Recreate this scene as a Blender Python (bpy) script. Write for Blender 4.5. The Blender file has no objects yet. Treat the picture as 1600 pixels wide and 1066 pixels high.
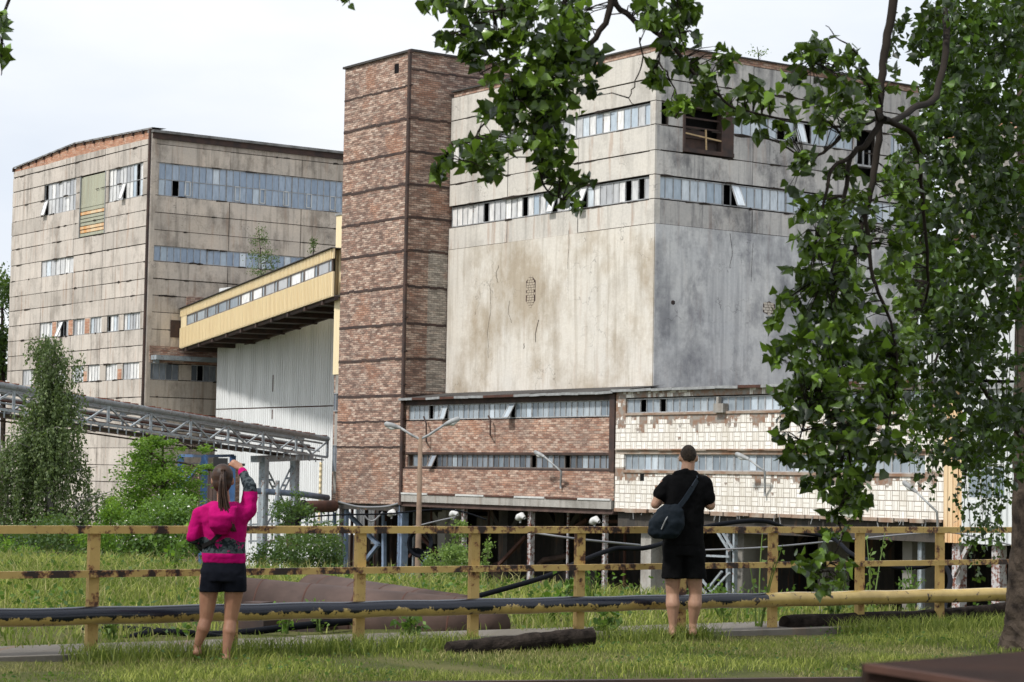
import bpy, math, random
import numpy as np
from mathutils import Vector, Matrix
random.seed(7); rng = np.random.default_rng(11)
R_ = math.radians
scene = bpy.context.scene
COL = scene.collection

# ------------------------------------------------------------------ camera
F_PX, PITCH, ROLL = 3441.7, 0.06112, 0.0179
CAM = Vector((0, 0, 1.5))
_fw = Vector((0, math.cos(PITCH), math.sin(PITCH)))
_u0 = Vector((0, -math.sin(PITCH), math.cos(PITCH)))
_r0 = Vector((1, 0, 0))
_rt = _r0*math.cos(ROLL) + _u0*math.sin(ROLL)
_up = _u0*math.cos(ROLL) - _r0*math.sin(ROLL)
cd = bpy.data.cameras.new('camera'); cam = bpy.data.objects.new('camera', cd); COL.objects.link(cam)
cd.sensor_width = 36; cd.lens = F_PX/1600*36; cd.clip_start = 0.1; cd.clip_end = 3000
cam.matrix_world = Matrix(((_rt.x, _up.x, -_fw.x, 0), (_rt.y, _up.y, -_fw.y, 0), (_rt.z, _up.z, -_fw.z, 1.5), (0, 0, 0, 1)))
cd.dof.use_dof = True; cd.dof.focus_distance = 30; cd.dof.aperture_fstop = 10
scene.camera = cam

# ------------------------------------------------------------------ sky and sun
SUN_EL, SUN_AZ = R_(52), R_(-128)          # azimuth from +Y, clockwise
world = bpy.data.worlds.new('World'); scene.world = world; world.use_nodes = True
wt = world.node_tree; wt.nodes.clear()
def wn(t, **k):
    n = wt.nodes.new(t)
    for a, b in k.items(): setattr(n, a, b)
    return n
wo = wn('ShaderNodeOutputWorld'); wb = wn('ShaderNodeBackground'); wb.inputs[1].default_value = 0.1
sky = wn('ShaderNodeTexSky', sky_type='NISHITA', sun_disc=False, sun_elevation=SUN_EL, sun_rotation=SUN_AZ)
tc = wn('ShaderNodeTexCoord'); mp = wn('ShaderNodeMapping'); mp.inputs['Scale'].default_value = (1, 1, 3.0)
nz = wn('ShaderNodeTexNoise'); nz.inputs['Scale'].default_value = 3.2; nz.inputs['Detail'].default_value = 6; nz.inputs['Roughness'].default_value = .5
rp = wn('ShaderNodeValToRGB')
rp.color_ramp.elements[0].position = .32; rp.color_ramp.elements[0].color = (7.0, 7.7, 8.8, 1)
rp.color_ramp.elements[1].position = .62; rp.color_ramp.elements[1].color = (9.3, 9.5, 9.75, 1)
sep = wn('ShaderNodeSeparateXYZ'); mr = wn('ShaderNodeMapRange')
mr.inputs[1].default_value = .15; mr.inputs[2].default_value = .9; mr.inputs[3].default_value = 1.0; mr.inputs[4].default_value = 1.35
sc_ = wn('ShaderNodeVectorMath', operation='SCALE'); mx = wn('ShaderNodeMix', data_type='RGBA'); mx.inputs[0].default_value = .93
L = wt.links.new
L(tc.outputs['Generated'], mp.inputs['Vector']); L(mp.outputs[0], nz.inputs['Vector']); L(nz.outputs[0], rp.inputs[0])
L(tc.outputs['Generated'], sep.inputs[0]); L(sep.outputs[2], mr.inputs[0])
L(rp.outputs[0], sc_.inputs[0]); L(mr.outputs[0], sc_.inputs['Scale'])
L(sky.outputs[0], mx.inputs[6]); L(sc_.outputs[0], mx.inputs[7]); L(mx.outputs[2], wb.inputs[0]); L(wb.outputs[0], wo.inputs[0])
sd = bpy.data.lights.new('sun', 'SUN'); sd.energy = 3.6; sd.angle = R_(5); sd.color = (1, .97, .92)
so = bpy.data.objects.new('sun', sd); COL.objects.link(so)
_sd = Vector((math.sin(SUN_AZ)*math.cos(SUN_EL), math.cos(SUN_AZ)*math.cos(SUN_EL), math.sin(SUN_EL)))
so.rotation_euler = (-_sd).to_track_quat('-Z', 'Y').to_euler(); so.location = (0, 0, 60)
vs = scene.view_settings; vs.view_transform = 'Standard'; vs.look = 'None'; vs.gamma = 1; vs.exposure = 0.15; vs.use_curve_mapping = False

# ------------------------------------------------------------------ geometry of the view
def ray(px, py): return (_fw + _rt*((px-800)/F_PX) - _up*((py-533)/F_PX))
def at(px, py, Y):
    d = ray(px, py); return CAM + d*(Y/d.y)
def on_ground(px, py, z=0.):
    d = ray(px, py); return CAM + d*((z-CAM.z)/d.z)
BA = 0.61877
VD = Vector((-math.sin(BA), math.cos(BA), 0)); UD = Vector((math.cos(BA), math.sin(BA), 0))
class Face:
    def __init__(s, O, d, n): s.O = Vector((O.x, O.y, 0)); s.d = d; s.n = n
    def hit(s, px, py, off=0):
        r = ray(px, py); O = s.O + s.n*off
        return CAM + r*((O-CAM).dot(s.n)/r.dot(s.n))
    def sz(s, px, py, off=0):
        p = s.hit(px, py, off); return ((p-s.O).dot(s.d), p.z)
    def s_(s, px, py, off=0): return s.sz(px, py, off)[0]
    def z_(s, px, py, off=0): return s.sz(px, py, off)[1]
    def pt(s, a, z, off=0):
        p = s.O + s.d*a + s.n*off; return Vector((p.x, p.y, z))
def left_face(O): return Face(O, -VD, -UD)      # s grows to the right
def right_face(O): return Face(O, UD, -VD)      # s grows to the right and away

# ------------------------------------------------------------------ mesh builder
ORG = {}
class MB:
    def __init__(s): s.v = []; s.f = []; s.uv = []; s.m = []; s.r = []
    def quad(s, pts, m=0, uv=None, r=None):
        b = len(s.v); s.v += [tuple(p) for p in pts]; s.f.append(tuple(range(b, b+len(pts))))
        s.uv += list(uv) if uv else [(p[0]+p[1], p[2]) for p in pts]
        s.m.append(m); s.r.append(random.random() if r is None else r)
    def hexa(s, P, m=0, uv=None, r=None):
        r = random.random() if r is None else r
        for q in ((0,1,3,2), (4,6,7,5), (0,4,5,1), (2,3,7,6), (0,2,6,4), (1,5,7,3)):
            s.quad([P[i] for i in q], m, [uv[i] for i in q] if uv else None, r)
    def fbox(s, F, s0, s1, z0, z1, o0, o1, m=0, r=None):
        P = []; U = []
        for a in (s0, s1):
            for z in (z0, z1):
                for o in (o0, o1): P.append(F.pt(a, z, o)); U.append((a+o*.9, z+o*.3))
        s.hexa(P, m, U, r)
    def fquad(s, F, pts, off, m=0, r=None):
        s.quad([F.pt(a, z, off) for a, z in pts], m, pts, r)
    def box(s, c, sx, sy, sz, m=0, rz=0, r=None):
        c = Vector(c); ca, sa = math.cos(rz), math.sin(rz); P = []
        for i in (-.5, .5):
            for j in (-.5, .5):
                for k in (-.5, .5):
                    x, y = i*sx, j*sy; P.append(c+Vector((x*ca-y*sa, x*sa+y*ca, k*sz)))
        s.hexa(P, m, None, r)
    def beam(s, p, q, w, h, m=0, up=(0, 0, 1)):
        p = Vector(p); q = Vector(q); d = (q-p).normalized(); up = Vector(up)
        if abs(d.dot(up)) > .97: up = Vector((UD.x, UD.y, 0))
        a = d.cross(up).normalized()*w/2; b = a.cross(d).normalized()*h/2; P = []
        for e in (p, q):
            for i in (-1, 1):
                for j in (-1, 1): P.append(e+a*i+b*j)
        s.hexa(P, m)
    def tube(s, pts, rad, n=10, m=0, caps=True, jit=0):
        pts = [Vector(p) for p in pts]
        if not hasattr(rad, '__len__'): rad = [rad]*len(pts)
        rings = []; rr = random.random()
        ref = None
        for i, p in enumerate(pts):
            d = (pts[min(i+1, len(pts)-1)]-pts[max(i-1, 0)])
            d = d.normalized() if d.length > 1e-9 else Vector((0, 0, 1))
            if ref is None:
                ref = Vector((0, 0, 1)) if abs(d.z) < .9 else Vector((1, 0, 0))
            a = d.cross(ref).normalized(); b = a.cross(d).normalized(); ref = b if abs(d.dot(b)) < .9 else ref
            b0 = len(s.v)
            for k in range(n):
                t = 2*math.pi*k/n; q = rad[i]*(1+(random.uniform(-jit, jit) if jit else 0))
                s.v.append(tuple(p+(a*math.cos(t)+b*math.sin(t))*q))
            rings.append(b0)
        acc = 0
        for i in range(len(rings)-1):
            L0 = acc; acc += (pts[i+1]-pts[i]).length
            for k in range(n):
                k2 = (k+1) % n
                s.f.append((rings[i]+k, rings[i]+k2, rings[i+1]+k2, rings[i+1]+k))
                s.uv += [(L0, k/n), (L0, (k+1)/n), (acc, (k+1)/n), (acc, k/n)]; s.m.append(m); s.r.append(rr)
        if caps:
            for i in (0, -1):
                s.f.append(tuple(rings[i]+k for k in range(n))); s.uv += [(0, 0)]*n; s.m.append(m); s.r.append(rr)
    def build(s, name, mats, parent=None, origin=None, smooth=False):
        if not isinstance(mats, (list, tuple)): mats = [mats]
        org = ORG[parent] if parent is not None else Vector(origin if origin is not None else (0, 0, 0))
        me = bpy.data.meshes.new(name)
        me.from_pydata([(a-org.x, b-org.y, c-org.z) for a, b, c in s.v], [], s.f)
        for m_ in mats: me.materials.append(m_)
        me.polygons.foreach_set('material_index', s.m)
        if smooth: me.polygons.foreach_set('use_smooth', [True]*len(s.f))
        uvl = me.uv_layers.new(name='UVMap')
        uvl.data.foreach_set('uv', [c for u in s.uv for c in u])
        at_ = me.attributes.new('var', 'FLOAT', 'FACE'); at_.data.foreach_set('value', s.r)
        o = bpy.data.objects.new(name, me); COL.objects.link(o)
        if parent is not None: o.parent = parent
        else: o.location = org
        ORG[o] = org
        return o
def tag(o, label=None, cat=None, group=None, kind=None):
    if label: o['label'] = label
    if cat: o['category'] = cat
    if group: o['group'] = group
    if kind: o['kind'] = kind
    return o
def thing(name, loc, label, cat, group=None):
    o = bpy.data.objects.new(name, None); o.empty_display_size = .3; COL.objects.link(o)
    o.location = loc; ORG[o] = Vector(loc); return tag(o, label, cat, group)
def copy_thing(root, delta, label):
    c = root.copy(); COL.objects.link(c); c.location = root.location+Vector(delta); c['label'] = label
    for ch in list(root.children):
        k = ch.copy(); COL.objects.link(k); k.parent = c
        for g in list(ch.children):
            h = g.copy(); COL.objects.link(h); h.parent = k
    return c

# ------------------------------------------------------------------ materials
class NT:
    def __init__(s, name, rough=.85, spec=.3):
        s.mat = bpy.data.materials.new(name); s.mat.use_nodes = True; s.t = s.mat.node_tree
        s.b = s.t.nodes['Principled BSDF']; s.b.inputs['Roughness'].default_value = rough
        s.b.inputs['Specular IOR Level'].default_value = spec
    def n(s, t, **k):
        n = s.t.nodes.new(t)
        for a, b in k.items(): setattr(n, a, b)
        return n
    def l(s, a, b): s.t.links.new(a, b)
    def co(s, kind='uv', scale=(1, 1, 1)):
        m = s.n('ShaderNodeMapping'); m.inputs['Scale'].default_value = scale
        if kind == 'uv': s.l(s.n('ShaderNodeUVMap').outputs[0], m.inputs[0])
        else: s.l(s.n('ShaderNodeTexCoord').outputs['Object'], m.inputs[0])
        return m.outputs[0]
    def noise(s, vec, scale=1, detail=4, rough=.6):
        n = s.n('ShaderNodeTexNoise'); n.inputs['Scale'].default_value = scale; n.inputs['Detail'].default_value = detail
        n.inputs['Roughness'].default_value = rough; s.l(vec, n.inputs['Vector']); return n.outputs[0]
    def ramp(s, f, *st, interp='LINEAR'):
        r = s.n('ShaderNodeValToRGB'); e = r.color_ramp.elements; r.color_ramp.interpolation = interp
        while len(e) < len(st): e.new(.5)
        for i, (p, c) in enumerate(st):
            e[i].position = p; e[i].color = (*c, 1) if hasattr(c, '__len__') else (c, c, c, 1)
        s.l(f, r.inputs[0]); return r.outputs[0]
    def mix(s, f, a, b, mode='MIX'):
        m = s.n('ShaderNodeMix', data_type='RGBA', blend_type=mode)
        for i, x in ((0, f), (6, a), (7, b)):
            if hasattr(x, 'is_output'): s.l(x, m.inputs[i])
            elif i == 0: m.inputs[0].default_value = x
            else: m.inputs[i].default_value = (*x, 1)
        return m.outputs[2]
    def math(s, op, a, b=0.):
        m = s.n('ShaderNodeMath', operation=op)
        for i, x in ((0, a), (1, b)):
            if hasattr(x, 'is_output'): s.l(x, m.inputs[i])
            else: m.inputs[i].default_value = x
        return m.outputs[0]
    def var(s):
        a = s.n('ShaderNodeAttribute'); a.attribute_name = 'var'; return a.outputs['Fac']
    def bump(s, h, d=.02, st=.6):
        b = s.n('ShaderNodeBump'); b.inputs['Distance'].default_value = d; b.inputs['Strength'].default_value = st
        s.l(h, b.inputs['Height']); s.l(b.outputs[0], s.b.inputs['Normal'])
    def out(s, c):
        if hasattr(c, 'is_output'): s.l(c, s.b.inputs['Base Color'])
        else: s.b.inputs['Base Color'].default_value = (*c, 1)
        return s.mat

def concrete(name, c1, c2, dirt=(.10, .085, .07), streak=.5, rust=.35, rustc=(.30, .13, .05), grime=.4, vr=.25, blot=None, blotm=0.):
    t = NT(name, .92, .2); uv = t.co()
    base = t.mix(t.ramp(t.noise(uv, .35, 5), (.35, 0.), (.65, 1.)), c1, c2)
    base = t.mix(t.math('MULTIPLY', t.math('SUBTRACT', t.var(), .35), vr), base, dirt)
    if blot: base = t.mix(t.math('MULTIPLY', t.ramp(t.noise(t.co('uv', (1, .7, 1)), .22, 7, .65), (.47, 0.), (.6, 1.)), blotm), base, blot)
    st = t.ramp(t.noise(t.co('uv', (1.6, .10, 1)), 1.5, 5), (.50, 0.), (.66, 1.))
    base = t.mix(t.math('MULTIPLY', st, streak), base, dirt)
    g = t.ramp(t.noise(t.co('uv', (1, .6, 1)), .55, 9, .7), (.50, 0.), (.63, 1.))
    base = t.mix(t.math('MULTIPLY', g, grime), base, dirt)
    rs = t.ramp(t.noise(t.co('uv', (2.2, .22, 1)), 1.1, 4), (.57, 0.), (.68, 1.))
    base = t.mix(t.math('MULTIPLY', rs, rust), base, rustc)
    fine = t.noise(uv, 7, 6, .7)
    base = t.mix(t.math('MULTIPLY', t.ramp(fine, (.3, 1.), (.6, 0.)), .16), base, dirt)
    cr = t.n('ShaderNodeTexVoronoi', feature='DISTANCE_TO_EDGE'); cr.inputs['Scale'].default_value = .55
    wv = t.n('ShaderNodeVectorMath', operation='ADD'); t.l(uv, wv.inputs[0])
    nn = t.n('ShaderNodeTexNoise'); nn.inputs['Scale'].default_value = 2.5; t.l(uv, nn.inputs['Vector']); t.l(nn.outputs['Color'], wv.inputs[1]); t.l(wv.outputs[0], cr.inputs['Vector'])
    ck = t.math('MULTIPLY', t.ramp(cr.outputs[0], (0., 1.), (.012, 0.)), t.ramp(t.noise(uv, .3, 2), (.5, 0.), (.6, .55)))
    base = t.mix(ck, base, (.05, .045, .04))
    t.bump(t.noise(uv, 5, 8, .7), .03, .5)
    return t.out(base)
def brick(name, cols, mortar, w=.36, h=.115, grime=.5, dark=(.055, .042, .038), bigdark=.5, msize=.012):
    t = NT(name, .93, .15); uv = t.co()
    wob = t.n('ShaderNodeVectorMath', operation='MULTIPLY_ADD'); nn = t.n('ShaderNodeTexNoise'); nn.inputs['Scale'].default_value = 4; t.l(uv, nn.inputs['Vector'])
    t.l(nn.outputs['Color'], wob.inputs[0]); wob.inputs[1].default_value = (.03, .03, 0); t.l(uv, wob.inputs[2])
    b = t.n('ShaderNodeTexBrick'); b.inputs['Scale'].default_value = 1; b.inputs['Brick Width'].default_value = w; b.inputs['Row Height'].default_value = h
    b.inputs['Mortar Size'].default_value = msize; b.inputs['Mortar Smooth'].default_value = .3; b.inputs['Color1'].default_value = (0, 0, 0, 1); b.inputs['Color2'].default_value = (1, 1, 1, 1)
    b.inputs['Mortar'].default_value = (.5, .5, .5, 1); t.l(wob.outputs[0], b.inputs['Vector'])
    n = len(cols); base = t.ramp(b.outputs['Color'], *[(i/(n-1), c) for i, c in enumerate(cols)])
    zone = t.ramp(t.noise(t.co('uv', (.5, .8, 1)), .45, 4), (.40, 0.), (.62, 1.))
    patch = t.ramp(t.noise(t.co('uv', (1.3, 4.6, 1)), 1.0, 6, .75), (.46, 0.), (.55, 1.))
    base = t.mix(t.math('MULTIPLY', patch, grime), base, dark)
    base = t.mix(t.math('MULTIPLY', zone, bigdark), base, (dark[0]*1.8, dark[1]*1.9, dark[2]*2.1))
    base = t.mix(t.math('MULTIPLY', t.ramp(t.noise(t.co('uv', (1.0, 4.0, 1)), 1.3, 4, .7), (.52, 0.), (.62, 1.)), .5), base, (.60, .47, .38))
    base = t.mix(t.math('MULTIPLY', t.ramp(t.noise(uv, .35, 5), (.55, 0.), (.63, 1.)), .4), base, (.40, .18, .10))
    base = t.mix(b.outputs['Fac'], base, mortar)
    t.bump(t.math('SUBTRACT', 1., b.outputs['Fac']), .015, .8)
    return t.out(base)
def plain(name, c, rough=.6, spec=.4, c2=None, scale=2., metal=0., rust=0., rustc=(.16, .06, .03), kind='obj', bump=0.):
    t = NT(name, rough, spec); v = t.co(kind)
    c2 = c2 or tuple(x*.75 for x in c)
    base = t.mix(t.ramp(t.noise(v, scale, 5), (.35, 0.), (.65, 1.)), c, c2)
    if rust: base = t.mix(t.ramp(t.noise(v, scale*2.2, 7, .7), (1-rust-.06, 0.), (1-rust+.02, 1.)), base, rustc)
    if bump: t.bump(t.noise(v, scale*8, 5), .01, bump)
    t.b.inputs['Metallic'].default_value = metal
    return t.out(base)
def corrug(name, c, c2, period=.2, stain=.3, stc=(.25, .2, .15), kind='uv', rough=.55):
    t = NT(name, rough, .4); uv = t.co()
    base = t.mix(t.ramp(t.noise(t.co('uv', (1.2, .12, 1)), 1, 5), (.4, 0.), (.65, 1.)), c, c2)
    base = t.mix(t.math('MULTIPLY', t.ramp(t.noise(t.co('uv', (3, .15, 1)), 1.4, 4), (.55, 0.), (.75, 1.)), stain), base, stc)
    w = t.n('ShaderNodeTexWave', wave_type='BANDS', bands_direction='X'); w.inputs['Scale'].default_value = .314/period; t.l(uv, w.inputs[0])
    t.bump(w.outputs[1], .05, 1.0)
    return t.out(base)
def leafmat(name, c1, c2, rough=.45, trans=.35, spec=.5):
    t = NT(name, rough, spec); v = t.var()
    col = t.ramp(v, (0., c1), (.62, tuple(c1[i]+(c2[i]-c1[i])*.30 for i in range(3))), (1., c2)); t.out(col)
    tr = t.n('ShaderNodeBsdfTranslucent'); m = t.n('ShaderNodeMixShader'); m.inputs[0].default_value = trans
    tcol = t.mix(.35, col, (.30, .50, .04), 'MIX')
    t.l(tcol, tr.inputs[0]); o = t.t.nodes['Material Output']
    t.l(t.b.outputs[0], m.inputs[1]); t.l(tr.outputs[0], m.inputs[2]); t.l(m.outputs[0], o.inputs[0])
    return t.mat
def glass(name, c, c2, rough=.25, spec=.8):
    t = NT(name, rough, spec); v = t.var(); uv = t.co()
    base = t.ramp(v, (0., c), (1., c2))
    base = t.mix(t.math('MULTIPLY', t.ramp(t.noise(t.co('uv', (3, .8, 1)), 1.8, 4), (.4, 0.), (.7, 1.)), .45), base, tuple(x*.55 for x in c))
    return t.out(base)
def paint_flake(name, c, dark, amount, scale=5., mid=None, stretch=(1, 1, 1), kind='obj'):
    t = NT(name, .6, .35); v = t.co(kind, stretch)
    base = t.mix(t.ramp(t.noise(v, scale*.5, 4), (.35, 0.), (.7, 1.)), c, tuple(x*.7 for x in c))
    f = t.noise(v, scale, 8, .68)
    if mid: base = t.mix(t.ramp(f, (1-amount-.05, 0.), (1-amount-.02, 1.)), base, mid)
    base = t.mix(t.ramp(f, (1-amount, 0.), (1-amount+.02, 1.)), base, dark)
    t.bump(f, .01, .4)
    return t.out(base)

M = {}
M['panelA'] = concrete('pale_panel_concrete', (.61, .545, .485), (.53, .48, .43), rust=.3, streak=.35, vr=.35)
M['panelA2'] = concrete('shaded_side_panel_concrete', (.61, .52, .43), (.50, .44, .38), rust=.2, streak=.45, grime=.5, vr=.4)  # right-face copy of the panels, that side's shade put into the colour
M['panelB'] = concrete('beige_panel_concrete', (.64, .60, .54), (.57, .54, .495), rust=.35, streak=.25, grime=.25, vr=.15)
M['panelB2'] = concrete('weathered_panel_concrete', (.61, .575, .535), (.49, .475, .455), dirt=(.09, .09, .10), rust=.2, streak=.55, grime=.65, vr=.3)
M['plaster'] = concrete('stained_plaster', (.66, .615, .545), (.61, .58, .53), dirt=(.28, .23, .17), rust=.12, streak=.38, grime=.30, vr=0, blot=(.36, .295, .215), blotm=.8)
M['plaster2'] = concrete('grey_stained_plaster', (.64, .63, .61), (.56, .56, .56), dirt=(.17, .17, .19), rust=.08, streak=.35, grime=.6, vr=0, blot=(.23, .232, .245), blotm=.8)
M['joint'] = plain('joint_grime', (.04, .032, .027), .95, .1, scale=1.5)
M['gconc'] = concrete('grey_concrete', (.42, .40, .37), (.34, .325, .30), rust=.2, streak=.4, grime=.4)
M['mconc'] = concrete('undercroft_concrete', (.26, .245, .22), (.19, .18, .165), streak=.5, grime=.6)  # darker copy of the grey concrete, undercroft shade put into the colour
M['dconc'] = concrete('shaded_grimy_concrete', (.055, .052, .05), (.035, .033, .032), streak=.5, grime=.6)  # grimy, with the gloom below the buildings put into its base colour
M['brickT'] = brick('tower_brick', [(.25, .155, .12), (.36, .215, .16), (.50, .34, .26), (.62, .48, .39)], (.13, .105, .09), grime=.55, bigdark=.3)
M['brickA'] = brick('annex_brick', [(.28, .15, .11), (.42, .23, .16), (.54, .35, .26), (.62, .46, .37)], (.20, .15, .12), grime=.45, bigdark=.45)
M['brickG'] = brick('greyed_brick', [(.28, .25, .21), (.40, .36, .31), (.48, .43, .37), (.52, .46, .39)], (.16, .14, .12), grime=.45, bigdark=.2)
M['brickO'] = brick('orange_brick', [(.45, .20, .12), (.52, .25, .15), (.58, .34, .23)], (.35, .28, .23), grime=.2, bigdark=.15)
M['roofdark'] = plain('dark_roof_felt', (.07, .065, .062), .9, .2, scale=1.)
M['rustdark'] = plain('dark_rusty_steel', (.075, .045, .036), .8, .3, scale=2., c2=(.04, .03, .028))
M['rust'] = plain('brown_rust', (.095, .045, .032), .85, .2, scale=3, c2=(.06, .032, .026), bump=.4)
M['maroon'] = plain('maroon_rust_primer', (.115, .075, .062), .75, .25, scale=1.6, c2=(.06, .040, .034), bump=.3)
M['dark'] = plain('dark_interior', (.015, .014, .014), .95, .05)
M['greysteel'] = plain('grey_painted_steel', (.33, .37, .40), .5, .5, scale=3, c2=(.22, .25, .27), rust=.38, rustc=(.13, .06, .035))
M['bluesteel'] = plain('blue_grey_painted_steel', (.22, .29, .40), .5, .5, scale=2, c2=(.15, .20, .28), rust=.36, rustc=(.13, .06, .04))
M['blue'] = plain('blue_painted_steel', (.05, .13, .30), .5, .5, scale=2, c2=(.035, .085, .19), rust=.33)
M['whitepost'] = plain('white_flaking_steel', (.50, .49, .50), .6, .4, scale=2.5, c2=(.40, .38, .37), rust=.45, rustc=(.16, .06, .04))
M['winframe'] = plain('grey_window_frame', (.40, .41, .42), .5, .5, scale=3, c2=(.25, .25, .25), rust=.36, rustc=(.15, .09, .06))
M['winframeD'] = plain('brown_window_frame', (.20, .17, .15), .6, .4, scale=3, c2=(.11, .09, .08))
M['gwhite'] = glass('sky_white_wired_glass', (.34, .35, .37), (.92, .90, .87), .3, .6)  # white reflection of the sky put into the pane colour
M['gblue'] = glass('bluish_wired_glass', (.22, .29, .39), (.34, .41, .50), .22, .8)
M['gpale'] = glass('pale_blue_wired_glass', (.34, .42, .50), (.70, .75, .79), .22, .8)
M['gdim'] = glass('dirty_dim_glass', (.085, .10, .12), (.24, .27, .31), .2, .8)
M['gann'] = glass('dusty_blue_glass', (.19, .23, .27), (.40, .45, .49), .25, .7)
M['galpanel'] = corrug('yellow_corrugated_sheet', (.80, .67, .43), (.76, .62, .39), .35, .15, (.4, .25, .1))
M['whitecor'] = corrug('white_corrugated_sheet', (.74, .75, .75), (.66, .67, .67), .30, .4, (.36, .34, .31))
M['shedcor'] = corrug('pale_grey_shed_sheet', (.68, .70, .70), (.60, .62, .62), .32, .1)
M['rustcor'] = corrug('rust_stained_shed_sheet', (.72, .56, .36), (.62, .30, .10), .32, .6, (.50, .20, .06))
M['green'] = corrug('pale_green_door_sheet', (.40, .40, .30), (.34, .34, .26), .3, .5, (.25, .16, .08))
M['underside'] = plain('dark_underside_sheet', (.12, .11, .10), .8, .2, scale=.8)
M['bark'] = plain('poplar_bark', (.085, .065, .05), .95, .1, scale=5, c2=(.018, .014, .012), bump=1.)
M['birchbark'] = plain('birch_bark', (.42, .40, .36), .8, .2, scale=5, c2=(.12, .11, .10))
M['twig'] = plain('dark_twig', (.026, .02, .016), .9, .15, scale=6)
M['wood'] = plain('old_tarred_timber', (.040, .031, .026), .95, .08, scale=9, c2=(.010, .008, .007), bump=1.)
M['kerb'] = concrete('kerb_concrete', (.22, .20, .175), (.12, .105, .085), grime=.5)
M['cable'] = plain('black_rubber_cable', (.006, .007, .010), .85, .1)
M['wire'] = plain('grey_wire', (.2, .2, .21), .6, .4)
M['lampwhite'] = plain('white_lamp_glass', (.62, .62, .60), .35, .5, c2=(.45, .45, .44))
M['galv'] = plain('galvanised_steel', (.31, .32, .32), .6, .4, c2=(.2, .2, .2), scale=4)
M['concretepole'] = plain('concrete_pole', (.24, .17, .12), .9, .2, c2=(.17, .12, .09), scale=3)
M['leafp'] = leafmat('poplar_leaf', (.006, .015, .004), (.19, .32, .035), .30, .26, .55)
M['leafp2'] = leafmat('poplar_leaf_far', (.005, .012, .004), (.10, .19, .022), .38, .20, .40)
M['leafbirch'] = leafmat('birch_leaf', (.06, .09, .035), (.21, .26, .11), .6, .3, .3)
M['leafacacia'] = leafmat('bright_leaf', (.05, .12, .012), (.20, .33, .035), .55, .4, .3)
M['leafbush'] = leafmat('bush_leaf', (.03, .07, .014), (.13, .23, .04), .55, .35, .3)
M['leafdark'] = leafmat('dark_bush_leaf', (.03, .065, .018), (.075, .12, .03), .55, .3, .3)
M['leafsap'] = leafmat('sapling_leaf', (.10, .16, .04), (.20, .28, .07), .55, .35, .3)
M['grass'] = leafmat('grass_blade', (.065, .095, .02), (.38, .40, .10), .6, .35, .2)
M['grassdry'] = leafmat('dry_grass_blade', (.20, .18, .07), (.42, .38, .18), .7, .3, .2)
M['flower'] = plain('white_blossom', (.7, .7, .62), .7, .2)
M['yellowpaint'] = paint_flake('flaking_yellow_paint', (.57, .39, .135), (.035, .022, .018), .45, 6, (.20, .095, .045))
M['yellowpost'] = paint_flake('yellow_post_paint', (.60, .41, .145), (.085, .038, .022), .42, 8, (.34, .18, .07))

# grass ground
t = NT('lawn_soil', .95, .1); v = t.co('obj')
g = t.mix(t.ramp(t.noise(v, .9, 6), (.35, 0.), (.65, 1.)), (.06, .07, .022), (.12, .115, .045))
g = t.mix(t.ramp(t.noise(v, 2.3, 6, .7), (.58, 0.), (.68, 1.)), g, (.13, .095, .06)); t.bump(t.noise(v, 25, 4), .05, 1.); M['lawn'] = t.out(g)
t = NT('yard_soil', .95, .1); v = t.co('obj')
g = t.mix(t.ramp(t.noise(v, .3, 6), (.35, 0.), (.65, 1.)), (.10, .12, .045), (.10, .085, .07)); M['yard'] = t.out(g)
SPLIT_AT = 9.25
# rail pipe: blue-black paint over yellow, yellow only on its right part
t = NT('two_colour_rail_pipe', .27, .5); v = t.co('uv')
sp = t.n('ShaderNodeSeparateXYZ'); t.l(t.co('uv', (1, 1, 1)), sp.inputs[0])
geo = t.n('ShaderNodeNewGeometry'); sn = t.n('ShaderNodeSeparateXYZ'); t.l(geo.outputs['Normal'], sn.inputs[0])
ob = t.co('obj', (1, 1, 1)); f = t.noise(ob, 5.5, 10, .78)
yel = t.mix(t.ramp(t.noise(ob, 3, 4), (.35, 0.), (.7, 1.)), (.50, .36, .12), (.28, .19, .06))
yel = t.mix(t.ramp(t.noise(ob, 9, 6, .7), (.60, 0.), (.64, 1.)), yel, (.05, .035, .03))
edge = t.math('ADD', t.math('ADD', sn.outputs[2], t.math('MULTIPLY', t.math('SUBTRACT', f, .5), 4.2)), .62)
isblue = t.ramp(edge, (.49, 0.), (.52, 1.))
along = t.math('LESS_THAN', t.math('ADD', sp.outputs[0], t.math('MULTIPLY', t.math('SUBTRACT', f, .5), .3)), SPLIT_AT)
M['pipe2'] = t.out(t.mix(t.math('MULTIPLY', isblue, along), yel, (.004, .006, .014)))
# tiles of the white block
t = NT('white_wall_tiles', .5, .4); uv = t.co()
b = t.n('ShaderNodeTexBrick'); b.offset = 0; b.inputs['Scale'].default_value = 1; b.inputs['Brick Width'].default_value = .40; b.inputs['Row Height'].default_value = .40
b.inputs['Mortar Size'].default_value = .016; b.inputs['Color1'].default_value = (.77, .735, .68, 1); b.inputs['Color2'].default_value = (.85, .825, .785, 1); b.inputs['Mortar'].default_value = (.36, .32, .28, 1)
t.l(uv, b.inputs['Vector'])
b2 = t.n('ShaderNodeTexBrick'); b2.offset = .5; b2.inputs['Scale'].default_value = 1; b2.inputs['Brick Width'].default_value = .20; b2.inputs['Row Height'].default_value = .40
b2.inputs['Mortar Size'].default_value = .018; b2.inputs['Color1'].default_value = (1, 1, 1, 1); b2.inputs['Color2'].default_value = (.93, .92, .9, 1); b2.inputs['Mortar'].default_value = (.52, .47, .42, 1)
b2.offset_frequency = 1; b2.squash = 1; t.l(uv, b2.inputs['Vector'])
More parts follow.
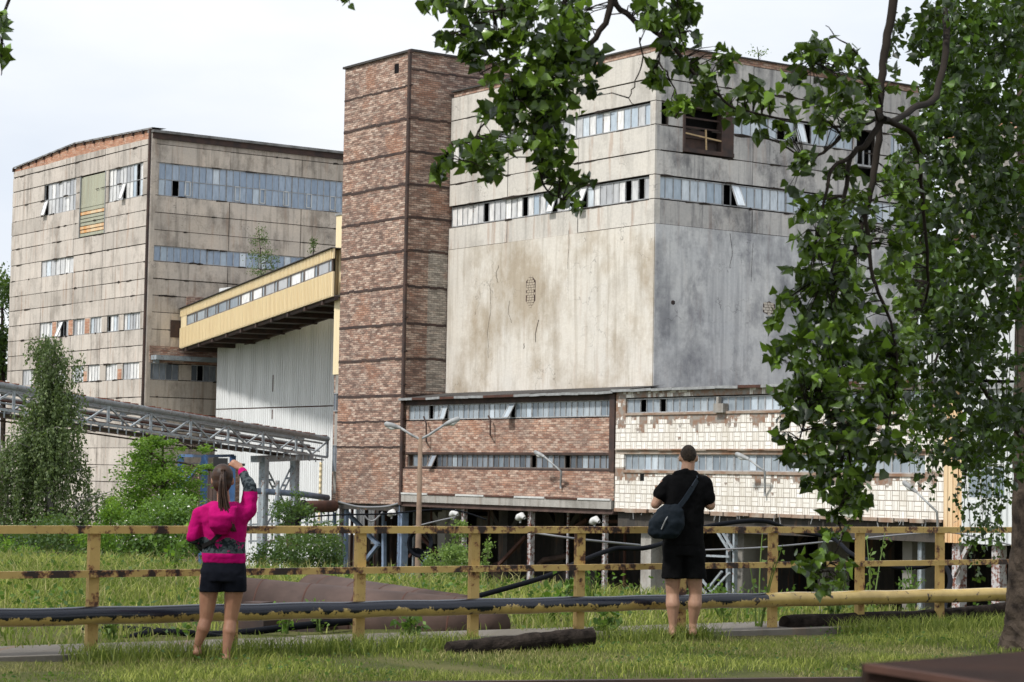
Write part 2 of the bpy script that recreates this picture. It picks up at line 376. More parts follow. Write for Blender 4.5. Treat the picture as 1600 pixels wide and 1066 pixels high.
b3 = t.n('ShaderNodeTexBrick'); b3.offset = .0; b3.inputs['Scale'].default_value = 1; b3.inputs['Brick Width'].default_value = .40; b3.inputs['Row Height'].default_value = .20
b3.inputs['Mortar Size'].default_value = .018; b3.inputs['Color1'].default_value = (1, 1, 1, 1); b3.inputs['Color2'].default_value = (.94, .93, .91, 1); b3.inputs['Mortar'].default_value = (.55, .5, .45, 1)
t.l(uv, b3.inputs['Vector'])
chk = t.n('ShaderNodeTexChecker'); chk.inputs['Scale'].default_value = 1/.40; t.l(uv, chk.inputs['Vector'])
sub = t.mix(chk.outputs['Fac'], b2.outputs[0], b3.outputs[0])
base = t.mix(1., b.outputs[0], sub, 'MULTIPLY')
base = t.mix(t.math('MULTIPLY', t.ramp(t.noise(t.co('uv', (1.5, .5, 1)), .9, 4), (.45, 0.), (.7, 1.)), .4), base, (.42, .36, .27))
zc = t.n('ShaderNodeSeparateXYZ'); t.l(uv, zc.inputs[0]); 
sn_ = t.n('ShaderNodeVectorMath', operation='SNAP'); t.l(t.co('uv'), sn_.inputs[0]); sn_.inputs[1].default_value = (.2, .2, .2)
mm_ = t.n('ShaderNodeVectorMath', operation='MULTIPLY'); t.l(sn_.outputs[0], mm_.inputs[0]); mm_.inputs[1].default_value = (1.4, .9, 1)
dm = t.math('ADD', t.math('MULTIPLY', t.noise(mm_.outputs[0], .9, 8, .7), .75), t.math('MULTIPLY', t.noise(t.co('uv', (1.4, .8, 1)), 1.1, 8, .7), .25))
tile_level = t.n('ShaderNodeMapRange'); tile_level.inputs[3].default_value = 0; tile_level.inputs[4].default_value = 1
tile_level2 = t.n('ShaderNodeMapRange'); tile_level2.inputs[3].default_value = 0; tile_level2.inputs[4].default_value = 1
t.l(zc.outputs[1], tile_level.inputs[0]); t.l(zc.outputs[1], tile_level2.inputs[0])
tile_cut = t.n('ShaderNodeMath', operation='LESS_THAN'); t.l(zc.outputs[1], tile_cut.inputs[0])
nearw = t.math('MAXIMUM', tile_level.outputs[0], t.math('MULTIPLY', tile_level2.outputs[0], tile_cut.outputs[0]))
dmask = t.ramp(t.math('ADD', dm, t.math('MULTIPLY', nearw, .17)), (.635, 0.), (.65, 1.))
base = t.mix(dmask, base, t.mix(t.ramp(t.noise(uv, 3, 4), (.42, 0.), (.58, 1.)), (.27, .24, .21), (.25, .15, .10)))
t.bump(t.math('ADD', b.outputs['Fac'], t.math('MULTIPLY', dmask, 2.)), .02, -.8); M['tile'] = t.out(base)

# ================================================================== THE SETTING: ground
YARD = -5.0
def edge_y(x): return 29.6-.80*x if x < 6 else 24.8
def gz(x, y):
    e = edge_y(x)
    if x < -14: e = 40.8
    d = y-e
    return 0. if d <= 0 else max(YARD, -d*.36)
def make_ground():
    xs = [-900, -300, -120, -60, -30] + [i*1.0 for i in range(-22, 23)] + [30, 60, 120, 300, 900]
    ys = [-60, -10, 5] + [10+i*.7 for i in range(64)] + [58, 64, 72, 90, 130, 200, 400, 1500]
    mb = MB()
    for i in range(len(xs)):
        for y in ys:
            z = gz(xs[i], y) + (.03*math.sin(xs[i]*2.1+y*1.3) if 5 < y < 45 and abs(xs[i]) < 25 else 0) - .02
            mb.v.append((xs[i], y, z))
    n = len(ys)
    for i in range(len(xs)-1):
        for j in range(n-1):
            a = i*n+j; mb.f.append((a, a+n, a+n+1, a+1)); mb.uv += [(0, 0)]*4
            mb.m.append(0 if ys[j] < 62 else 1); mb.r.append(.5)
    tag(mb.build('ground', [M['lawn'], M['yard']], smooth=True), 'grassy ground falling away to the works yard beyond the railing', kind='structure')
make_ground()
# railing line
TT = lambda x: 97976/(5660-x)
def rail_pt(x, y): return at(x, y, TT(x))
RP0 = rail_pt(143, 965); RF = Face(RP0, UD, -VD)
mb = MB()
for a, b in ((-8, 2.3), (2.35, 5.6), (5.65, 9.0), (9.05, 12.0)):
    mb.fbox(RF, a, b, -.3, .035+random.uniform(-.01, .015), -.8, .20)
tag(mb.build('path', M['kerb']), 'cracked grey concrete strip under the yellow railing', kind='structure')

# ================================================================== BUILDINGS
def pane_strip(parent, F, s0, s1, z0, z1, n, gm, rows=1, miss=(), tilt=(), off=-.10, fm=None, fw=.05, mull=True, label=None, wide=0):
    """one window: its frame with glazing bars, its panes, and any opened sash as sub-parts"""
    fm = fm or M['winframe']; fr = MB(); o0, o1 = off-.05, off+.03
    fr.fbox(F, s0, s1, z0, z0+fw, o0, o1); fr.fbox(F, s0, s1, z1-fw, z1, o0, o1)
    w = (s1-s0)/n; h = (z1-z0)/rows
    for i in range(n+1):
        a = s0+w*i; k = fw*.35*(2.0 if wide and i % wide == 0 else 1)
        fr.fbox(F, max(s0, a-k), min(s1, a+k), z0+fw, z1-fw, o0, o1-.004)
    for r in range(1, rows): fr.fbox(F, s0, s1, z0+h*r-.02, z0+h*r+.02, o0, o1-.008)
    W = fr.build('window', fm, parent)
    if label: W['label'] = label
    g = MB(); k2 = 0
    for i in range(n):
        for r in range(rows):
            if (i, r) in miss or i in miss: continue
            if (i, r) in tilt or i in tilt: continue
            m = 0
            q = random.random(); m = 1 if q < .13 else 0
            a, b = s0+w*i+.02, s0+w*(i+1)-.02; c, d = z0+h*r+.03, z0+h*(r+1)-.03
            j = random.uniform(-.012, .012)
            g.quad([F.pt(a, c, off-.01+j), F.pt(b, c, off-.01-j), F.pt(b, d, off-.01-j), F.pt(a, d, off-.01+j)], m, [(a, c), (b, c), (b, d), (a, d)])
    if g.f: g.build('glazing', [gm, M['gpale'] if gm is not M['gdim'] else M['gann']], W)
    for t_ in tilt:
        i, r = t_ if isinstance(t_, tuple) else (t_, 0)
        hh = h if isinstance(t_, tuple) else (z1-z0)
        sb = MB(); a, b = s0+w*i, s0+w*(i+1); c, d = z0+h*r+.02, z0+h*r+hh-.04
        ou = random.uniform(.25, .5)
        def P(s, z): k = (d-z)/(d-c); return F.pt(s+k*.06, z, off+.04+ou*k)
        sb.quad([P(a, c), P(b, c), P(b, d), P(a, d)], 1, [(a, c), (b, c), (b, d), (a, d)], .9)
        for (p, q) in (((a, c), (b, c)), ((b, c), (b, d)), ((b, d), (a, d)), ((a, d), (a, c))): sb.beam(P(*p), P(*q), .05, .05)
        sb.build('open_sash', [fm, gm], W)
    return W
def strip_windows(parent, F, s0, s1, z0, z1, per, pw, gm, rows=1, miss=(), tilt=(), **k):
    """a ribbon of windows between s0 and s1; miss and tilt are given as fractions along the ribbon"""
    n = max(1, round((s1-s0)/pw)); w = (s1-s0)/n; i = 0
    mi = [min(n-1, int(f[0]*n)) if isinstance(f, tuple) else min(n-1, int(f*n)) for f in miss]
    mr = [f[1] if isinstance(f, tuple) else None for f in miss]
    ti = [min(n-1, int(f[0]*n)) if isinstance(f, tuple) else min(n-1, int(f*n)) for f in tilt]
    tr = [f[1] if isinstance(f, tuple) else None for f in tilt]
    while i < n:
        j = min(n, i+per); j = n if n-j < 3 else j
        mm = [(a-i, r) if r is not None else a-i for a, r in zip(mi, mr) if i <= a < j]
        tt = [(a-i, r) if r is not None else a-i for a, r in zip(ti, tr) if i <= a < j]
        pane_strip(parent, F, s0+w*i+.015, s0+w*j-.015, z0, z1, j-i, gm, rows, mm, tt, **k); i = j
GAP = .085
def panels(mb, F, s0, s1, zs, cols, skip=(), off=0., m=0, jm=1):
    """cladding panels with real gaps; skip = rectangles (s0,s1,z0,z1) left open"""
    zs = sorted(zs); cols = sorted([s0, s1]+[c for c in cols if s0+.2 < c < s1-.2])
    for i in range(len(zs)-1):
        za, zb = zs[i], zs[i+1]; zm = (za+zb)/2
        cuts = sorted([(a, b) for a, b, c, d in skip if c-.1 < zm < d+.1])
        segs = []; cur = s0
        for a, b in cuts:
            if a > cur+.03: segs.append((cur, a))
            cur = max(cur, b)
        if cur < s1-.03: segs.append((cur, s1))
        for a, b in segs:
            mb.fbox(F, a+.01, b-.01, za, zb, off-.30, off-.055, jm)
            cc = [a]+[c for c in cols if a+.15 < c < b-.15]+[b]
            for c0, c1 in zip(cc[:-1], cc[1:]):
                g0 = GAP*random.uniform(.3, .9); g1 = GAP*random.uniform(.3, 1.1); o = off+random.uniform(-.012, .012)
                mb.fbox(F, c0+(g0*.5 if c0 != a else 0), c1-(g0*.5 if c1 != b else 0), za+g1*.5, zb-g1*.5, off-.05, o, m)
def prism(mb, pts, z0, z1, m=0):
    n = len(pts); b = [Vector((p.x, p.y, z0)) for p in pts]; t_ = [Vector((p.x, p.y, z1)) for p in pts]
    for i in range(n):
        j = (i+1) % n; mb.quad([b[i], b[j], t_[j], t_[i]], m, r=.5)
    mb.quad(t_, m, r=.5); mb.quad(b[::-1], m, r=.5)
def wear(F, mb, s0, s1, z, n, m=1, off=.006):
    """spalled bits along a joint"""
    for _ in range(n):
        a = random.uniform(s0, s1); w = random.uniform(.15, 1.1); h = random.uniform(.02, .085)
        pts = [(a, z-h), (a+w*.4, z-h*random.uniform(.6, 1.4)), (a+w, z-h*.5), (a+w, z+h*.4), (a+w*.5, z+h*random.uniform(.4, 1.2)), (a, z+h*.5)]
        mb.fquad(F, pts, off+random.uniform(.008, .012), m)

T0 = at(629.5, 741, 118.)
FT = left_face(T0); FTR = right_face(T0); sB_T = FTR.s_(700, 400)-.05
# ------------------------------------------------------------ A: far left panel building
A0 = at(224, 734, 149.)
FAL = left_face(A0); FAR = right_face(A0)
A = thing('panel_building', (A0.x, A0.y, YARD), 'tall panel-clad factory block on the left with a brick strip under its sloping roof edge', 'building')
ZA = [FAL.z_(224, y) for y in (700, 673, 647, 620, 591.5, 565, 539.5, 513.5, 487, 460.5, 435.5, 409, 381.5, 353.5, 329, 305, 279, 253, 228)]
ZA = [YARD]+[ZA[0]-1.17*i for i in range(20, 0, -1) if ZA[0]-1.17*i > YARD]+ZA
def zA(y): return min(ZA, key=lambda z: abs(z-FAL.z_(224, y)))
sAe = FAL.s_(17, 400); sA = lambda x, y: FAL.s_(x, y)
mb = MB()
W1 = (sA(69, 310), sA(118.5, 310), zA(305), zA(253)); W2 = (sA(170, 280), sA(223, 280), zA(305), zA(253))
DR = (sA(124.5, 330), sA(164, 330), zA(329)-1.17*.0, zA(253)); DR = (DR[0], DR[1], zA(353.5), zA(253))
W3 = (sA(64, 418), sA(114.5, 418), zA(409), zA(381.5))
lowA = [(62, 81.5), (89, 107), (114.5, 132), (141, 158.5), (167, 185.5), (193, 219)]
lowB = [(35, 52), (60, 78), (86, 103), (112, 130), (137, 155.5), (164.5, 182.5), (191.5, 217)]
S4 = [(sA(a, 500), sA(b, 500), zA(513.5), zA(487)) for a, b in lowA]
S5 = [(sA(a, 580), sA(b, 580), zA(591.5), zA(565)) for a, b in lowB]
cA = [sA(66, 400), sA(114, 400), sA(160, 400)]
panels(mb, FAL, sAe, -.35, ZA, cA, [W1, W2, DR, W3]+S4+S5)
for z in ZA[8:]: wear(FAL, mb, sAe, -.5, z, 8)
ztop = FAL.z_(231, 203.5)
# corner pilaster
mb.fbox(FAL, -.33, 0.02, YARD, ztop-.1, -.3, .05)
# upper panels with sloped brick strip
zt = ZA[-1]
pl = [(FAL.s_(22, 265), FAL.z_(22, 264)), (FAL.s_(118, 225), FAL.z_(118, 225)), (FAL.s_(231, 203.5), FAL.z_(231, 203.5))]
zb1 = zt+1.12
lp = [(sAe, FAL.z_(18, 270)), (cA[0], FAL.z_(70, 258)), (cA[1], FAL.z_(118, 244)), (cA[2], FAL.z_(164, 233)), (-.35, FAL.z_(228, 218))]
for (a, za), (b, zb) in zip(lp[:-1], lp[1:]): mb.fquad(FAL, [(a+.03, zt+.05), (b-.03, zt+.05), (b-.03, zb), (a+.03, za)], .0); mb.fbox(FAL, a, b, zt-.1, min(za, zb)-.1, -.3, -.06, 1)
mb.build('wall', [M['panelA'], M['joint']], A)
bs = MB()
bs.fquad(FAL, [(sAe, lp[0][1]-.3), (cA[1], lp[2][1]-.3), (cA[1], pl[1][1]), (sAe, pl[0][1])], -.03); bs.fquad(FAL, [(cA[1], lp[2][1]-.3), (-.34, lp[4][1]-.3), (-.34, pl[2][1]), (cA[1], pl[1][1])], -.03)
bs.build('brick_parapet', M['brickO'], A)
rf = MB()
for (a, za), (b, zb) in ((pl[0], pl[1]), (pl[1], (0.15, pl[2][1]))):
    n = 8
    for i in range(n):
        s0 = a+(b-a)*i/n; s1 = a+(b-a)*(i+1)/n-.05; z0 = za+(zb-za)*i/n; z1 = za+(zb-za)*(i+1)/n
        rf.quad([FAL.pt(s0, z0-.02, .12), FAL.pt(s1, z1-.02, .12), FAL.pt(s1, z1+.10, .10), FAL.pt(s0, z0+.10, .10)])
        rf.quad([FAL.pt(s0, z0+.10, .10), FAL.pt(s1, z1+.10, .10), FAL.pt(s1, z1+.10, -1), FAL.pt(s0, z0+.10, -1)])
        rf.fbox(FAL, s0-.02, s0+.1, z0-.25, z0+.02, -.02, .14, 1)
# right face
RW = FAR.s_(546, 240)
rlen = RW+10
zr0 = FAR.z_(232, 205)
sR = lambda x, y: FAR.s_(x, y)
rows = sorted([FAR.z_(238, y) for y in (224, 252.6, 304, 331, 358.5, 383, 407, 435, 461, 487.5, 514, 541, 567, 593, 620, 647, 673, 700)])
rows = [YARD]+[rows[0]-1.2*i for i in range(20, 0, -1) if rows[0]-1.2*i > YARD]+rows
zR = lambda y: min(rows, key=lambda z: abs(z-FAR.z_(238, y)))
mb = MB()
X1 = (.55, rlen, zR(304), zR(252.6)); X2 = (.35, sR(475, 400), zR(407), zR(383))
X3 = (sR(230, 580), sR(279.5, 580), zR(593), zR(567)); X4 = (sR(299, 580), sR(338, 580), zR(593), zR(567))
HL = (sR(266, 515), sR(290, 515), zR(541)+.0, zR(487.5))
cR = [sR(358, 350), sR(470, 350), sR(588, 350)]
panels(mb, FAR, .32, rlen, rows, cR, [X1, X2, X3, X4])
for z in rows[8:]: wear(FAR, mb, .5, rlen, z, 9)
mb.fbox(FAR, 0, .30, YARD, zr0-.2, -.3, .04)
mb.fbox(FAR, .32, rlen, rows[-1]+.02, zr0-.05, -.3, -.03, 0); 
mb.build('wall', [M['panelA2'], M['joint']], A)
ex = MB(); ex.fbox(FAR, HL[0], HL[1], FAR.z_(265, 527), FAR.z_(265, 500), -.05, .06); ex.build('wall_opening', M['rustdark'], A)
bb = MB(); bb.fbox(FAR, sR(233, 555), sR(345, 555), FAR.z_(250, 567), FAR.z_(250, 541), 0.02, .10); bb.build('brick_patch', M['brickA'], A)
bl = MB(); bl.fbox(FAR, sR(235, 555), sR(330, 555), FAR.z_(250, 563), FAR.z_(250, 556), .1, .9); bl.fbox(FAR, sR(238, 555), sR(244, 555), FAR.z_(250, 568), FAR.z_(250, 556), .1, .5); bl.build('canopy_beam', M['greysteel'], A)
bo = MB(); bo.fbox(FAR, sR(291, 475), sR(318, 475), FAR.z_(300, 484), FAR.z_(300, 464), .02, .08); bo.build('brick_patch', M['brickA'], A)
rf.fbox(FAR, -.1, rlen, zr0-.05, zr0+.12, -.6, .30, 0); rf.fbox(FAR, .0, rlen, zr0-.45, zr0-.05, -.3, .12, 1)
A1 = FAL.pt(sAe, 0); A2 = FAR.pt(rlen, 0)
for z in (pl[2][1]-.02,):
    rf.quad([FAL.pt(pl[0][0], pl[0][1]+.1, -.5), FAL.pt(pl[1][0], pl[1][1]+.1, -.5), FAL.pt(0, z, -.5), FAR.pt(rlen, z, -.5), FAR.pt(rlen, z-1, -18)])
rf.build('roof', [plain('dull_grey_flashing', (.24, .235, .23), .7, .3, c2=(.10, .095, .09), scale=1.5), M['rustdark']], A)
co = MB(); prism(co, [FAL.pt(-.9, 0, -.9), FAL.pt(sAe+.2, 0, -.9), FAL.pt(sAe+.2, 0, -rlen), FAR.pt(rlen-.2, 0, -.9)], YARD, pl[0][1]-.6)
co.build('interior', M['dark'], A)
dp = MB(); dp.tube([FAL.pt(-.12, YARD+1, .16), FAL.pt(-.12, ztop, .16)], .09, 8); dp.build('downpipe', M['rustdark'], A)
pane_strip(A, FAL, *W1, 9, M['gwhite'], 2, miss=[(0, 1)], tilt=[(0, 0)]); pane_strip(A, FAL, *W2, 10, M['gwhite'], 2, miss=[(8, 1), (8, 0)], tilt=[(4, 0)])
pane_strip(A, FAL, *W3, 7, M['gwhite'])
for k, w in enumerate(S4):
    if k == 1: pane_strip(A, FAL, *w, 4, M['gwhite'], miss=[2], tilt=[1])
    else: pane_strip(A, FAL, *w, (4, 4, 4, 4, 4, 6)[k], M['gwhite'], miss=[0] if k == 4 else ())
for k, w in enumerate(S5): pane_strip(A, FAL, *w, 4 if k < 6 else 5, M['gwhite'])
ob_ = MB()
for (a, b) in ((82.5, 88), (107.5, 114), (133, 140)):
    ob_ = MB(); ob_.fbox(FAL, sA(a, 500), sA(b, 500), zA(513.5)+.05, zA(487)-.05, -.2, .012); ob_.build('brick_infill', M['brickO'], A)
for (a, b) in ((131, 136), (184, 190)):
    ob_ = MB(); ob_.fbox(FAL, sA(a, 580), sA(b, 580), zA(591.5)+.05, zA(565)-.4, -.2, .012); ob_.build('brick_infill', M['brickO'], A)
dd = MB(); dd.fbox(FAL, DR[0]+.1, DR[1]-.05, DR[2]+1.0*(DR[3]-DR[2])*.43, DR[3]-.08, -.2, -.06)
for i in range(9):
    z = DR[2]+.06+i*.26; dd.fbox(FAL, DR[0]+.1, DR[1]-.05, z, z+.2, -.2, -.03-.02*(i % 2), 1 if i in (1, 2, 6) else 0)
for s in (DR[0], DR[1]-.04): dd.fbox(FAL, s, s+.08, DR[2], DR[3], -.15, .04, 2)
dd.build('loading_door', [M['green'], M['rustcor'], M['galv']], A)
strip_windows(A, FAR, X1[0], X1[1], X1[2], X1[3], 10, .52, M['gblue'], 2, miss=[(.055, 0)], wide=5)
strip_windows(A, FAR, X2[0], X2[1], X2[2], X2[3], 8, .5, M['gblue'], wide=4)
pane_strip(A, FAR, *X3, 5, M['gdim'], miss=()); pane_strip(A, FAR, *X4, 4, M['gdim'], miss=[1])
# white-framed vents in the upper ribbon
for fx in (293, 371, 410, 447, 483, 520):
    v_ = MB(); a = sR(fx-3.5, 300); b = sR(fx+5, 300); z0 = X1[2]+.12; z1 = (X1[2]+X1[3])/2+.02
    for q in ((a, a+.05, z0, z1), (b-.05, b, z0, z1), (a, b, z0, z0+.05), (a, b, z1-.05, z1)): v_.fbox(FAR, *q, -.12, -.03)
    v_.build('vent_frame', M['lampwhite'], A)

# ------------------------------------------------------------ T: brick stair tower
TW = thing('brick_tower', (T0.x, T0.y, YARD), 'tall dark red brick tower with black bands at every floor', 'tower')
ztT = FT.z_(638, 82); zbT = FT.z_(625, 789); sTl = FT.s_(533, 400); rT = FTR.s_(800, 107)
mb = MB(); mb.fbox(FT, sTl, -.02, zbT, ztT, -.4, 0)
mb.fbox(FTR, -.0, rT, zbT, ztT, -.4, 0)
mb.build('wall', [M['brickT']], TW)
gm_ = MB(); gm_.fbox(FTR, 1.35, sB_T, FTR.z_(690, 612), FTR.z_(690, 392), -.1, .012); gm_.build('greyed_patch', M['brickG'], TW)
bn = MB()
for y in (111, 135, 186, 237.5, 288, 339.5, 391.5, 447.5, 505.6, 559.7, 617, 658, 698.5):
    z = FT.z_(632, y); th = .045 if y in (111, 135, 658, 698.5) else .07
    for (F, a, b) in ((FT, sTl, -.05), (FTR, .05, rT)):
        if F is FT and y == 111: continue
        if F is FTR and y == 135: continue
        n = 14
        for i in range(n):
            q = a+(b-a)*i/n; q2 = a+(b-a)*(i+1)/n; j = random.uniform(-.03, .03)
            bn.fbox(F, q, q2, z-th+j, z+th+j, -.1, .02+random.uniform(0, .006))
bn.build('floor_bands', M['rustdark'], TW)
rc = MB(); rc.fbox(FT, sTl-.1, .15, ztT, ztT+.12, -.6, .12); rc.fbox(FTR, .12, rT, ztT, ztT+.119, -.6, .12)
rc.quad([FT.pt(sTl, ztT+.05), FT.pt(0, ztT+.05), FTR.pt(rT, ztT+.05), FTR.pt(rT, ztT+.05)-Vector((0, 0, 0))+VD*(-sTl)])
rc.build('roof', M['roofdark'], TW)
dp = MB(); dp.tube([FT.pt(.03, zbT, .12), FT.pt(.03, ztT+.1, .12)], .10, 8)
for z in np.arange(zbT+1, ztT, 1.8): dp.fbox(FT, -.1, .16, z, z+.08, -.02, .2)
dp.build('corner_pipe', M['rustdark'], TW)
sw = MB(); a, z = FT.sz(620, 106); sw.fbox(FT, a-.22, a+.22, z-.3, z+.22, -.1, .012)
sw.build('small_window', M['dark'], TW)
co = MB(); prism(co, [FT.pt(-.3, 0, -.3), FT.pt(sTl+.3, 0, -.3), FT.pt(sTl+.3, 0, -rT+.3), FTR.pt(rT-.3, 0, -.3)], zbT+.02, ztT-.2)
co.build('interior', M['brickT'], TW)
# clad shaft beside the tower (yellow above, brick and glazing below)
SH = thing('clad_shaft', FT.pt(sTl-.6, YARD), 'narrow shaft against the brick tower, yellow sheeting above and grey glazing below', 'building')
s0 = FT.s_(517, 585); zc0 = FT.z_(521, 585); zc1 = FT.z_(521, 337)
mb = MB(); mb.fbox(FT, s0-.05, sTl-.01, zc0, zc1, -1.6, -.15); mb.build('yellow_cladding', M['galpanel'], SH)
mb = MB(); mb.fbox(FT, s0-.1, sTl, zc1, zc1+.12, -1.7, -.1); mb.build('cap', M['galv'], SH)
mb = MB(); mb.fbox(FT, s0, sTl-.01, zbT, zc0-.02, -1.6, -.22); mb.build('brick_wall', M['brickT'], SH)
mb = MB(); mb.fbox(FT, s0+.25, sTl-.03, zbT+.5, zc0-.05, -.3, -.16); mb.build('concrete_strip', M['gconc'], SH)
for (ya, yb) in ((643, 614), (737, 695)): pane_strip(SH, FT, s0+.25, sTl-.06, FT.z_(521, ya), FT.z_(521, yb), 2, M['gdim'], off=-.10)

# ------------------------------------------------------------ B: main concrete block
sB_ = FTR.s_(700, 400)
OB = FTR.pt(sB_, 0)
FBL0 = left_face(OB); sBc = FBL0.s_(1021, 500)
B0 = FBL0.pt(sBc, 0); FBL = left_face(B0); FBR = right_face(B0)
B = thing('concrete_building', (B0.x, B0.y, YARD), 'huge beige concrete block behind the brick and tiled annexes, stained plaster below two window ribbons', 'building')
sl = FBL.s_(701, 400); W_ = FBR.s_(1436, 300)
xr = 1024
yB = (80, 121, 157, 194, 234, 272, 310, 349)
ZB = sorted(FBL.z_(xr, y) for y in yB); zB = dict(zip(yB, sorted((FBL.z_(xr, y) for y in yB), reverse=True)))
zroof = FT.z_(629, 622); zBb = zroof-.6
mb = MB()
cB = [FBL.s_(794, 250), FBL.s_(904, 250)]
panels(mb, FBL, sl, -.42, ZB, cB, [(sl+.03, -.45, zB[194], zB[157]), (sl+.03, -.45, zB[310], zB[272])])
for z in ZB[1:-1]: wear(FBL, mb, sl, -.6, z, 8)
for i in range(len(ZB)-1): mb.fbox(FBL, -.40, .0, ZB[i]+.02, ZB[i+1]-.02, -.3, .05)
mb.fbox(FBL, -.38, -.02, ZB[0], ZB[-1], -.3, .02, 1)
mb.build('panel_wall', [M['panelB'], M['joint']], B)
mb = MB()
RWs = [(FBR.s_(1034, 170), FBR.s_(1045.5, 170), zB[194], zB[157]), (FBR.s_(1067, 200), FBR.s_(1146, 200), zB[234]+.1, zB[157]),
       (FBR.s_(1147, 200), FBR.s_(1334, 200), zB[194], zB[157]), (FBR.s_(1335, 200), FBR.s_(1368, 200), zB[234]+.5, zB[157]),
       (FBR.s_(1392, 200), W_-.5, zB[194], zB[157]), (.15, W_-1, zB[310], zB[272])]
cBr = [FBR.s_(1177, 200), FBR.s_(1334, 250), FBR.s_(1066, 200)]
panels(mb, FBR, .05, W_, ZB, cBr[:2], RWs)
for z in ZB[1:-1]: wear(FBR, mb, .1, W_, z, 10)
mb.build('panel_wall', [M['panelB2'], M['joint']], B)
mb = MB(); mb.fbox(FBL, sl, 0, zBb, ZB[0], -.4, .03); mb.build('plaster_wall', M['plaster'], B)
mb = MB(); mb.fbox(FBR, .035, W_, zBb, ZB[0], -.4, .03); mb.build('plaster_wall', M['plaster2'], B)
# spalled brick patches and cracks in the plaster
for (F, px, py, w, h) in ((FBL, 830, 455, .42, .85), (FBR, 1201, 482, .4, .35), (FBR, 1051, 473, .12, .12)):
    pm = MB(); a, z = F.sz(px, py)
    for i in range(int(h*2/.13)):
        zz = z-h+i*.13; ww = w*math.sqrt(max(.05, 1-((zz-z)/h)**2))*random.uniform(.75, 1.1); s = a-ww
        while s < a+ww-.06:
            l_ = random.uniform(.14, .24); pm.fbox(F, s, min(s+l_, a+ww), zz, zz+.11, .0, .045, 0); s += l_+.03
    pm.fquad(F, [(a-w, z-h*.6), (a, z-h), (a+w, z-h*.6), (a+w, z+h*.6), (a, z+h), (a-w, z+h*.6)], .034, 1)
    pm.build('spalled_patch', [M['plaster'], M['rustdark']], B)
ck = MB()
def crack(F, pts, w=.02):
    P = [F.sz(*p) for p in pts]; Q = []
    for (a, b) in zip(P[:-1], P[1:]):
        for k in range(4): t_ = k/4; Q.append((a[0]+(b[0]-a[0])*t_+random.uniform(-.05, .05), a[1]+(b[1]-a[1])*t_))
    Q.append(P[-1])
    for a, b in zip(Q[:-1], Q[1:]): ck.fquad(F, [(a[0]-w, a[1]), (a[0]+w, a[1]), (b[0]+w*.8, b[1]), (b[0]-w*.8, b[1])], .037)
crack(FBL, [(780, 415), (776, 430), (779, 442)]); crack(FBL, [(842, 500), (838, 518), (838, 535)], .03); crack(FBL, [(766, 445), (768, 480), (763, 520), (764, 560)], .012)
crack(FBL, [(797, 470), (795, 490), (800, 505)], .015); crack(FBL, [(1040-150, 360), (1040-152, 420)], .012); crack(FBL, [(820, 537), (819, 545)], .03)
crack(FBR, [(1140, 365), (1143, 400), (1140, 420)], .015); crack(FBR, [(1175, 380), (1173, 440)], .012)
ck.build('cracks', M['joint'], B)
bp = MB(); zt_ = ZB[-1]
bp.fbox(FBL, sl+.2, -.1, zt_, zt_+.28, -.4, -.02); bp.fbox(FBR, .2, W_, zt_, zt_+.30, -.4, -.02); bp.build('brick_parapet', M['brickA'], B)
rf = MB(); rf.fbox(FBL, sl+.1, .1, zt_+.28, zt_+.36, -.6, .1); rf.fbox(FBR, .15, W_, zt_+.301, zt_+.37, -.6, .1)
P4 = [FBL.pt(sl, zt_+.27, -.3), FBL.pt(-.3, zt_+.27, -.3), FBR.pt(W_, zt_+.27, -.3), FBR.pt(W_, zt_+.27, -.3)+VD*(-sl)]
rf.quad(P4); rf.build('roof', M['roofdark'], B)
co = MB(); prism(co, [FBL.pt(-.8, 0, -.8), FBL.pt(sl+.1, 0, -.8), FBL.pt(sl+.1, 0, -W_+.4), FBR.pt(W_-.4, 0, -.8)], zBb, zt_-.1); co.build('interior', M['dark'], B)
en = MB(); prism(en, [FBR.pt(W_-.35, 0, 0), FBR.pt(W_, 0, 0), FBR.pt(W_, 0, sl), FBR.pt(W_-.35, 0, sl)], YARD, zt_); en.build('end_wall', M['gconc'], B)
strip_windows(B, FBL, sl+.05, -.45, zB[194]+.04, zB[157]-.05, 8, .55, M['gwhite'], off=-.15, wide=4)
strip_windows(B, FBL, sl+.05, -.45, zB[310]+.04, zB[272]-.05, 8, .50, M['gwhite'], off=-.15, miss=(.19, .41, .905, .945), tilt=(.53, .68), wide=4)
pane_strip(B, FBR, *RWs[0], 1, M['gdim'], miss=[0], fm=M['winframeD'])
strip_windows(B, FBR, RWs[2][0], RWs[2][1], RWs[2][2]+.04, RWs[2][3]-.05, 7, .58, M['gpale'], miss=(.40, .62), tilt=(.53,), wide=4)
pane_strip(B, FBR, *RWs[4], 5, M['gpale'])
strip_windows(B, FBR, RWs[5][0], RWs[5][1], RWs[5][2]+.04, RWs[5][3]-.05, 8, .52, M['gpale'], miss=(.275,), tilt=(.30,), wide=4)
